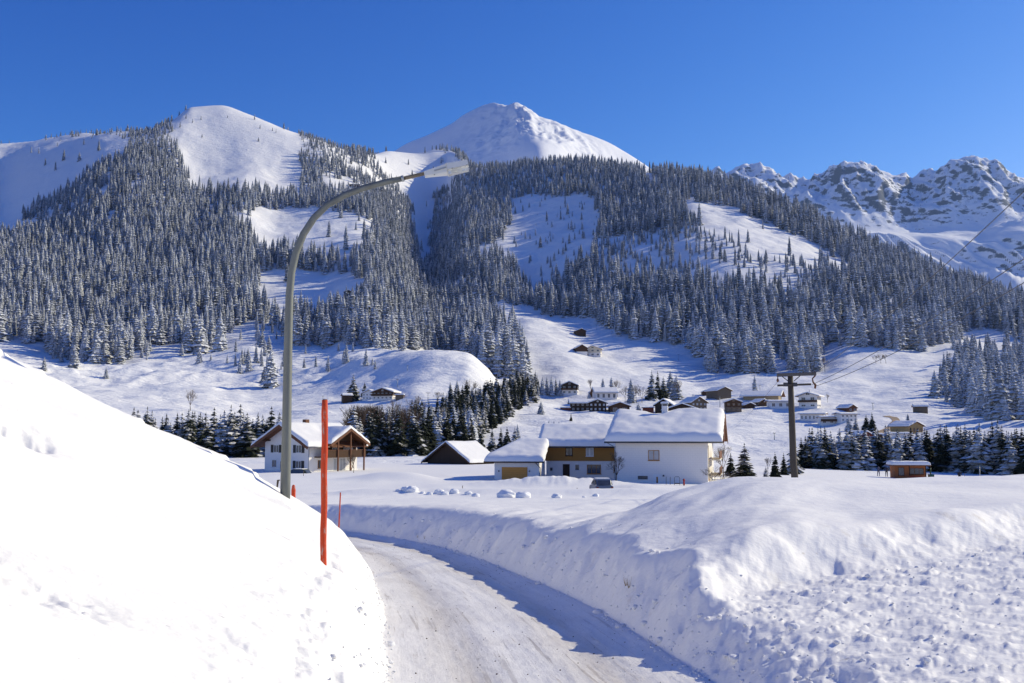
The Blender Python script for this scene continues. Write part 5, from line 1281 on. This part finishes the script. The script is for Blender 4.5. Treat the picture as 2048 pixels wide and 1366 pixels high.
# ------------------------------------------------------------------ small masts on the slopes
def mast(px, py, hpx, lab, arm=True, Y=None, w=.18, name='ski_tow_mast', cat='mast'):
    p = hit(px, py, 60) if Y is None else Vector((colx(px, Y), Y, gz_(colx(px, Y), Y)))
    h = hpx*p.y/FPX; r = empty(name, (p.x, p.y, p.z-.3), random.uniform(-.3, .3), lab, cat)
    m = MB(); m.tube([(0, 0, 0), (0, 0, h+.3)], [w, w*.7], 8); m.build('pole', M_DKM if not arm else M_GREYM, r)
    if arm: m = MB(); m.bar((-h*.22, 0, h+.2), (h*.22, 0, h+.2), w*.9); m.build('crossarm', M_DKM, r)
for a in ((1224,674,11,'ski tow mast just below the upper hut on the middle slope'),(1262,682,11,'ski tow mast in the tree shadows left of the middle forest'),(1357,722,13,'ski tow mast beside the forest edge on the middle slope'),
          (1193,660,9,'small ski tow mast right above the upper hut'),(1520,784,14,'mast standing right of the lone spruce in the village'),(1746,820,14,'mast on the slope above the track'),
          (1440,815,22,'thin mast in front of the weathered brown barn'),(815,742,10,'tiny mast on the white knoll'),(795,774,16,'slim mast on the slope above the farmhouse'),(856,808,22,'tall thin mast right of the knoll farmhouses'),
          (1549,880,14,'thin post in the long house shadow left of the pole'),(646,802,10,'T shaped mast behind the orange stake')): mast(*a)
mast(1948, 962, 32, 'T shaped tow mast in the shaded snow right of the ski hut', Y=150, w=.09)
mast(1918, 938, 8, 'small marker post among tree shadows right of the ski hut', arm=False, Y=178, w=.05, name='marker_post', cat='post')
for px, py, Y, lab in ((926,957,88,'thin stake in the snow in front of the hay barn'),(1152,960,88,'thin stake beside the parked car'),(612,940,130,'thin stake by the chalet terrace')):
    X = colx(px, Y); r = empty('fence_stake', (X, Y, gz_(X, Y)-.3), 0, lab, 'stake'); m = MB(); m.tube([(0, 0, 0), (.02, 0, .95)], .03, 6); m.build('post', W_GREY, r)

# ------------------------------------------------------------------ ski hut and people
X = colx(1807, 158); Yh = 158; hz = gz_(X, Yh)
sh = empty('ski_hut', (X, Yh, hz-.2), math.radians(-8), 'small orange brown ski hut with thick flat snow roof before the dark spruce row', 'hut')
m = MB(); m.box((-2.4, -1.5, -.5), (2.3, 1.5, 2.2)); m.build('wall', m_wood('reddish_hut_boards', (.36, .12, .04), .2, True), sh)
m = MB(); m.box((-2.9, -2.2, 2.21), (2.9, 2.0, 2.36)); m.build('roof', W_TRIM, sh); snow_blanket(-2.9, 2.9, -2.2, 2.0, lambda x, y: 2.37, .55, sh, seed=3, n=16, edge=.4)
window(sh, 'f', .9, .9, 2.1, 1.0, frame=W_TRIM, off=-1.5, mull=2); window(sh, 'f', -1.4, .7, .9, 1.3, frame=W_TRIM, off=-1.5, mull=0)
for x in (-.3, 2.1): m = MB(); m.box((x-.06, -2.1, -.3), (x+.06, -1.98, 2.2)); m.build('post', W_DARK, sh)
m = MB(); m.box((-.5, -2.6, .1), (1.4, -2.5, .75)); m.build('bench_rail', W_RED, sh)
m = MB(); m.box((2.9, -1, -.2), (3.6, 0, .9)); m.tube([(3.2, -.5, .9), (3.2, -.5, 1.9)], .1, 8); m.build('drive_unit', m_plain('green_machine_paint', (.03, .09, .06), .5), sh)
def person(px, Y, lab, coat, lean=0.1, hgt=1.72):
    X = colx(px, Y); r = empty('person', (X, Y, gz_(X, Y)-.02), random.uniform(-.6, .6), lab, 'person'); s = hgt/1.75
    me = bpy.data.meshes.new('body'); V = [(0, 0, .95), (0, 0, 1.18), (0, -.02, 1.42), (0, -.03, 1.52), (0, -.05, 1.64), (.2, -.02, 1.4), (.3, -.08, 1.15), (.26, -.3, 1.0), (-.2, -.02, 1.4), (-.3, -.08, 1.15), (-.26, -.3, 1.0),
         (.11, 0, .88), (.14, -.08, .48), (.15, 0, .06), (.15, -.18, .03), (-.11, 0, .88), (-.13, .04, .48), (-.15, .1, .06), (-.15, -.08, .03)]
    E = [(0,1),(1,2),(2,3),(3,4),(2,5),(5,6),(6,7),(2,8),(8,9),(9,10),(0,11),(11,12),(12,13),(13,14),(0,15),(15,16),(16,17),(17,18)]
    R = [.15,.15,.17,.06,.105,.08,.06,.05,.08,.06,.05,.1,.075,.06,.05,.1,.075,.06,.05]
    me.from_pydata([tuple(c*s for c in v) for v in V], E, []); o = bpy.data.objects.new('body', me); COL.objects.link(o); o.parent = r
    md = o.modifiers.new('skin', 'SKIN'); 
    for i, v in enumerate(me.skin_vertices[0].data if me.skin_vertices else []): v.radius = (R[i]*s, R[i]*s)
    if not me.skin_vertices:
        bm = bmesh.new(); bm.from_mesh(me); lay = bm.verts.layers.skin.verify()
        for i, v in enumerate(bm.verts): v[lay].radius = (R[i]*s, R[i]*s); v[lay].use_root = (i == 0)
        bm.to_mesh(me); bm.free()
    o.modifiers.new('smooth', 'SUBSURF').levels = 1
    me.materials.append(coat)
for px, Y, lab, c in ((1908, 152, 'person in dark ski clothes walking beside the tow right of the ski hut', (.02, .02, .03)), (1764, 164, 'person in dark jacket sitting out left of the ski hut', (.03, .03, .05)), (1748, 166, 'person in blue grey jacket farther left of the ski hut', (.05, .06, .12))):
    person(px, Y, lab, m_plain('ski_clothes', c, .8))
person(1427, 815-0, 'tiny skier far up on the slope right of the middle forest', m_plain('skier_clothes', (.02, .02, .03), .8)) if False else None

# ------------------------------------------------------------------ car in the drive
def car(px, Y, rot, lab, paint, zoff=0.0, L=4.4):
    X = colx(px, Y); r = empty('parked_car', (X, Y, gz_(X, Y)+zoff), rot, lab, 'car')
    prof = [(-2.2, .35), (-2.2, .85), (-2.05, .98), (-1.85, 1.05), (-1.5, 1.52), (-1.2, 1.62), (.2, 1.62), (.55, 1.52), (1.15, 1.02), (1.9, .92), (2.15, .75), (2.2, .35)]
    m = MB(); n = len(prof)
    def s(w, top): return [(-p[0]*.0, 0, 0) for p in prof]
    secs = []
    for x, inset in ((-.85, 1), (-.80, 0), (.80, 0), (.85, 1)):
        secs.append([(x*(1 if z < 1.0 else .82)*(1.0), y*(.985 if inset else 1), z-(.03 if inset else 0)) for y, z in prof])
    vs = [p for q in secs for p in q]
    fs = [(i*n+k, i*n+(k+1) % n, (i+1)*n+(k+1) % n, (i+1)*n+k) for i in range(3) for k in range(n)]+[tuple(range(n)), tuple(range(3*n, 4*n))]
    m.add(vs, fs); m.build('body', paint, r)
    m = MB(); m.add([(-.62, -1.92, 1.08), (.62, -1.92, 1.08), (.56, -1.56, 1.5), (-.56, -1.56, 1.5)], [(0, 1, 2, 3)]); m.build('rear_window', M_GLASS, r)
    for sgn in (-1, 1):
        m = MB(); m.add([(sgn*.86, -1.6, 1.06), (sgn*.86, .95, 1.06), (sgn*.715, .45, 1.5), (sgn*.715, -1.35, 1.53)], [(0, 1, 2, 3)]); m.build('side_window', M_GLASS, r)
        m = MB(); m.box((sgn*.7-.1, -2.22, .72), (sgn*.7+.1, -2.19, .92)); m.build('tail_light', W_RED, r)
    m = MB(); m.box((-.25, -2.225, .5), (.25, -2.205, .62)); m.build('number_plate', P_WFRAME, r)
    for sgn in (-1, 1):
        for y in (-1.35, 1.4):
            m = MB(); m.tube([(sgn*.72, y, .32), (sgn*.88, y, .32)], .32, 16); w = m.build('wheel', M_DKM, r)
    m = MB(); m.box((-.65, -1.2, 1.6), (.65, .15, 1.68)); m.build('roof_snow', M_RSNOW, r)
    return r
car(1200, 97.5, math.radians(4), 'grey blue estate car parked in the shaded drive at the big white house', m_plain('dull_blue_car_paint', (.10, .13, .19), .35, .5, .05), -.45)
car(600, 141, math.radians(70), 'dark green car nearly buried in snow before the white chalet', m_plain('dark_green_car_paint', (.02, .035, .025), .35, .5, .05), -1.05)

# things by the big white house
def by_house(px, Y, name, lab, cat): X = colx(px, Y); return empty(name, (X, Y, at(px, 968, Y).z), 0, lab, cat)
r = by_house(1350, 106, 'hand_cart', 'metal sack barrow leaning on the big white wall', 'hand cart'); m = MB(); m.tube([(-.28, 0, -.3), (-.28, 0, .65), (-.2, 0, .75), (.2, 0, .75), (.28, 0, .65), (.28, 0, -.3)], .025, 6, cap=False); m.bar((-.3, 0, .05), (.3, 0, .05), .05, .1); m.build('frame', M_DKM, r)
r = by_house(1363.5, 105.5, 'hydrant', 'small red hydrant at the foot of the big white wall', 'hydrant'); m = MB(); m.tube([(0, 0, -.5), (0, 0, .32), (0, 0, .36), (0, 0, .46), (0, 0, .55)], [.09, .09, .13, .12, .05], 10); m.build('body', m_plain('red_paint', (.35, .02, .015), .5), r)
for px in (1328, 1336): r = by_house(px, 106, 'ski_pole', 'thin stick leaning on the white wall left of the sack barrow' if px == 1328 else 'second thin stick leaning on the white wall, nearest the sack barrow', 'stick'); m = MB(); m.tube([(0, 0, -.4), (.03, 0, .75)], .022, 6); m.build('shaft', W_DARK, r)
# rolls of snow beside the road field
kb = NT('snow_lumps', .8, .2); kb.col((.87, .87, .87)); kb.nrm(kb.bump(kb.noise(3, 4, .6), .4, .05)); M_LUMP = kb.m
def lump(px, py, wpx, lab, group='rolled lumps of snow on the field beyond the road', asp=.62, Y=None):
    p = hit(px, py, 20, 200); w = wpx*p.y/FPX
    me = bpy.data.meshes.new('snow_lump'); bm = bmesh.new(); bmesh.ops.create_icosphere(bm, subdivisions=4, radius=1)
    sd = random.uniform(0, 99)
    for v in bm.verts:
        c = v.co; n_ = float(fbm(np.array([c.x*1.1+sd]), np.array([c.y*1.1+c.z*1.3]), 3)[0]); v.co = c*(1+.20*n_)
        v.co.x *= w/2; v.co.y *= w*.42; v.co.z *= w*asp*.5
    bm.to_mesh(me); bm.free(); me.polygons.foreach_set('use_smooth', [True]*len(me.polygons)); me.materials.append(M_LUMP)
    o = bpy.data.objects.new('snow_lump', me); o.location = (p.x, p.y, p.z+w*asp*.18); o.rotation_euler = (0, 0, random.uniform(-.4, .4)); COL.objects.link(o); tagit(o, lab, 'snow lump', group)
for px, py, w, lab in ((811,980,18,'upright left end of the largest snow lump heap'),(824,983,26,'largest rolled snow lump on the field'),(845,987,10,'small lump right of the largest snow lump'),(859,989,12,'second small lump right of the largest snow lump'),
  (878,987,20,'long low snow lump in the middle of the row'),(890,989,16,'snow lump joined to the long low one'),(908,986,20,'tall rounded lump in the middle of the row'),(937,989,16,'squat lump right of the tall rounded one'),(951,993,16,'low lump between the squat one and the wide one'),
  (1012,995,36,'widest flat snow lump on the field'),(1047,996,32,'round lump touching the widest one'),(1113,996,20,'single lump standing apart right of the wide ones'),(1192,993,14,'rightmost little snow ball on the field'),(795,982,8,'tiny lump leftmost in the row'),(1168,995,7,'tiny lump left of the rightmost snow ball')): lump(px, py, w, lab)

# the grit thrown on the road and clods at the foot of the banks
def clod_mesh(seed):
    me = bpy.data.meshes.new('clod'); bm = bmesh.new(); bmesh.ops.create_icosphere(bm, subdivisions=2, radius=1); r = random.Random(seed)
    for v in bm.verts: v.co *= r.uniform(.75, 1.2)
    bm.to_mesh(me); bm.free(); me.polygons.foreach_set('use_smooth', [True]*len(me.polygons)); me.materials.append(M_LUMP); return me
pts = []
for i in range(3000):
    k = random.random()
    j = random.randrange(90, 420); bx, by, bz = REs[j]; tx, ty = REs[j+1, 0]-bx, REs[j+1, 1]-by; l = math.hypot(tx, ty); nx, ny = ty/l, -tx/l
    if k < .55: dd = abs(random.gauss(0, .35))-.12
    elif k < .60: dd = random.uniform(.3, 1.4)
    else: dd = -RW-abs(random.gauss(0, .22))+.06
    X, Y = bx+nx*dd, by+ny*dd
    if Y < 5 or Y > 45: continue
    s = random.paretovariate(2.6)*.009; s = min(s, .055); pts.append((X, Y, s))
NB_ = len(pts)
for i in range(900):
    X = random.uniform(2.4, 14); Y = random.uniform(6.0, 19); pts.append((X, Y, min(.06, random.paretovariate(2.8)*.008)))
A = np.array(pts); A = A[(poly_dist(PB, A[:, 0], A[:, 1]) < .1) | (np.arange(len(A)) < NB_)]; z = near_z(A[:, 0], A[:, 1])[0]
P_ = [(a[0], a[1], zz+a[2]*.25, (a[2]*random.uniform(.8, 1.4), a[2]*random.uniform(.8, 1.4), a[2]*.75), random.uniform(0, 6.28), random.randrange(4)) for a, zz in zip(A, z)]
o = scatter('snow_crumbs', P_, [clod_mesh(i) for i in range(4)], 'crumb_source'); tagit(o, 'loose snow crumbs fallen along the road edges and the turning place', 'snow crumbs', None, 'stuff')
# grit strewn on the road
kb = NT('road_grit', .9, .2); kb.col((.10, .075, .055)); M_GRIT = kb.m
def stone_mesh(seed): me = clod_mesh(seed); me = me.copy(); me.materials.clear(); me.materials.append(M_GRIT); return me
pts = []
for i in range(1800):
    j = random.randrange(90, 380); bx, by, bz = REs[j]; tx, ty = REs[j+1, 0]-bx, REs[j+1, 1]-by; l = math.hypot(tx, ty); nx, ny = ty/l, -tx/l
    dd = random.choice((random.gauss(-.35, .35), random.gauss(-.35, .35), random.uniform(-RW+.1, 0), random.gauss(-2.1, .4)))
    if -RW < dd < .1 and 5 < by+ny*dd < 42: pts.append((bx+nx*dd, by+ny*dd, min(.009, .0020*random.paretovariate(2.0))))
A = np.array(pts); z = near_z(A[:, 0], A[:, 1])[0]
P_ = [(a[0], a[1], zz+a[2]*.3, (a[2]*1.2, a[2], a[2]*.8), random.uniform(0, 6.28), random.randrange(3)) for a, zz in zip(A, z)]
o = scatter('road_grit', P_, [stone_mesh(10+i) for i in range(3)], 'grit_source'); tagit(o, 'dark brown grit strewn over the packed snow of the road', 'grit', None, 'stuff')
# dry grass stalks on the bank
for i, (px, py) in enumerate(((849, 1078), (835, 1076), (1252, 1172), (1258, 1176))):
    p = hit(px, py, 6, 60); r = empty('grass_tuft', tuple(p), 0, ('short dry grass stalk in the far road bank, right one', 'short dry grass stalk in the far road bank, left one', 'straw coloured tuft in the shaded road bank, left of two', 'straw coloured tuft in the shaded road bank, right of two')[i], 'grass tuft')
    m = MB()
    for k in range(6): m.tube([(0, 0, -.03), (random.uniform(-.04, .04), random.uniform(-.04, .02), random.uniform(.06, .16))], [.004, .001], 3)
    m.build('stalks', m_plain('dry_straw', (.38, .27, .12), .9), r)

# ------------------------------------------------------------------ winter haze: one closed box of thin pale air
hm = bpy.data.materials.new('haze'); hm.use_nodes = True; t_ = hm.node_tree; t_.nodes.clear()
vo = t_.nodes.new('ShaderNodeVolumePrincipled'); mo = t_.nodes.new('ShaderNodeOutputMaterial')
vo.inputs['Color'].default_value = (0.42, 0.66, 1.0, 1); vo.inputs['Density'].default_value = 2.2e-5; vo.inputs['Anisotropy'].default_value = 0.25
t_.links.new(vo.outputs[0], mo.inputs['Volume'])
m = MB(); m.box((-9500, -400, -120), (11500, 9800, 1950)); hz_ = m.build('haze', hm); tagit(hz_, 'thin blue winter haze over the valley', 'haze', None, 'stuff')
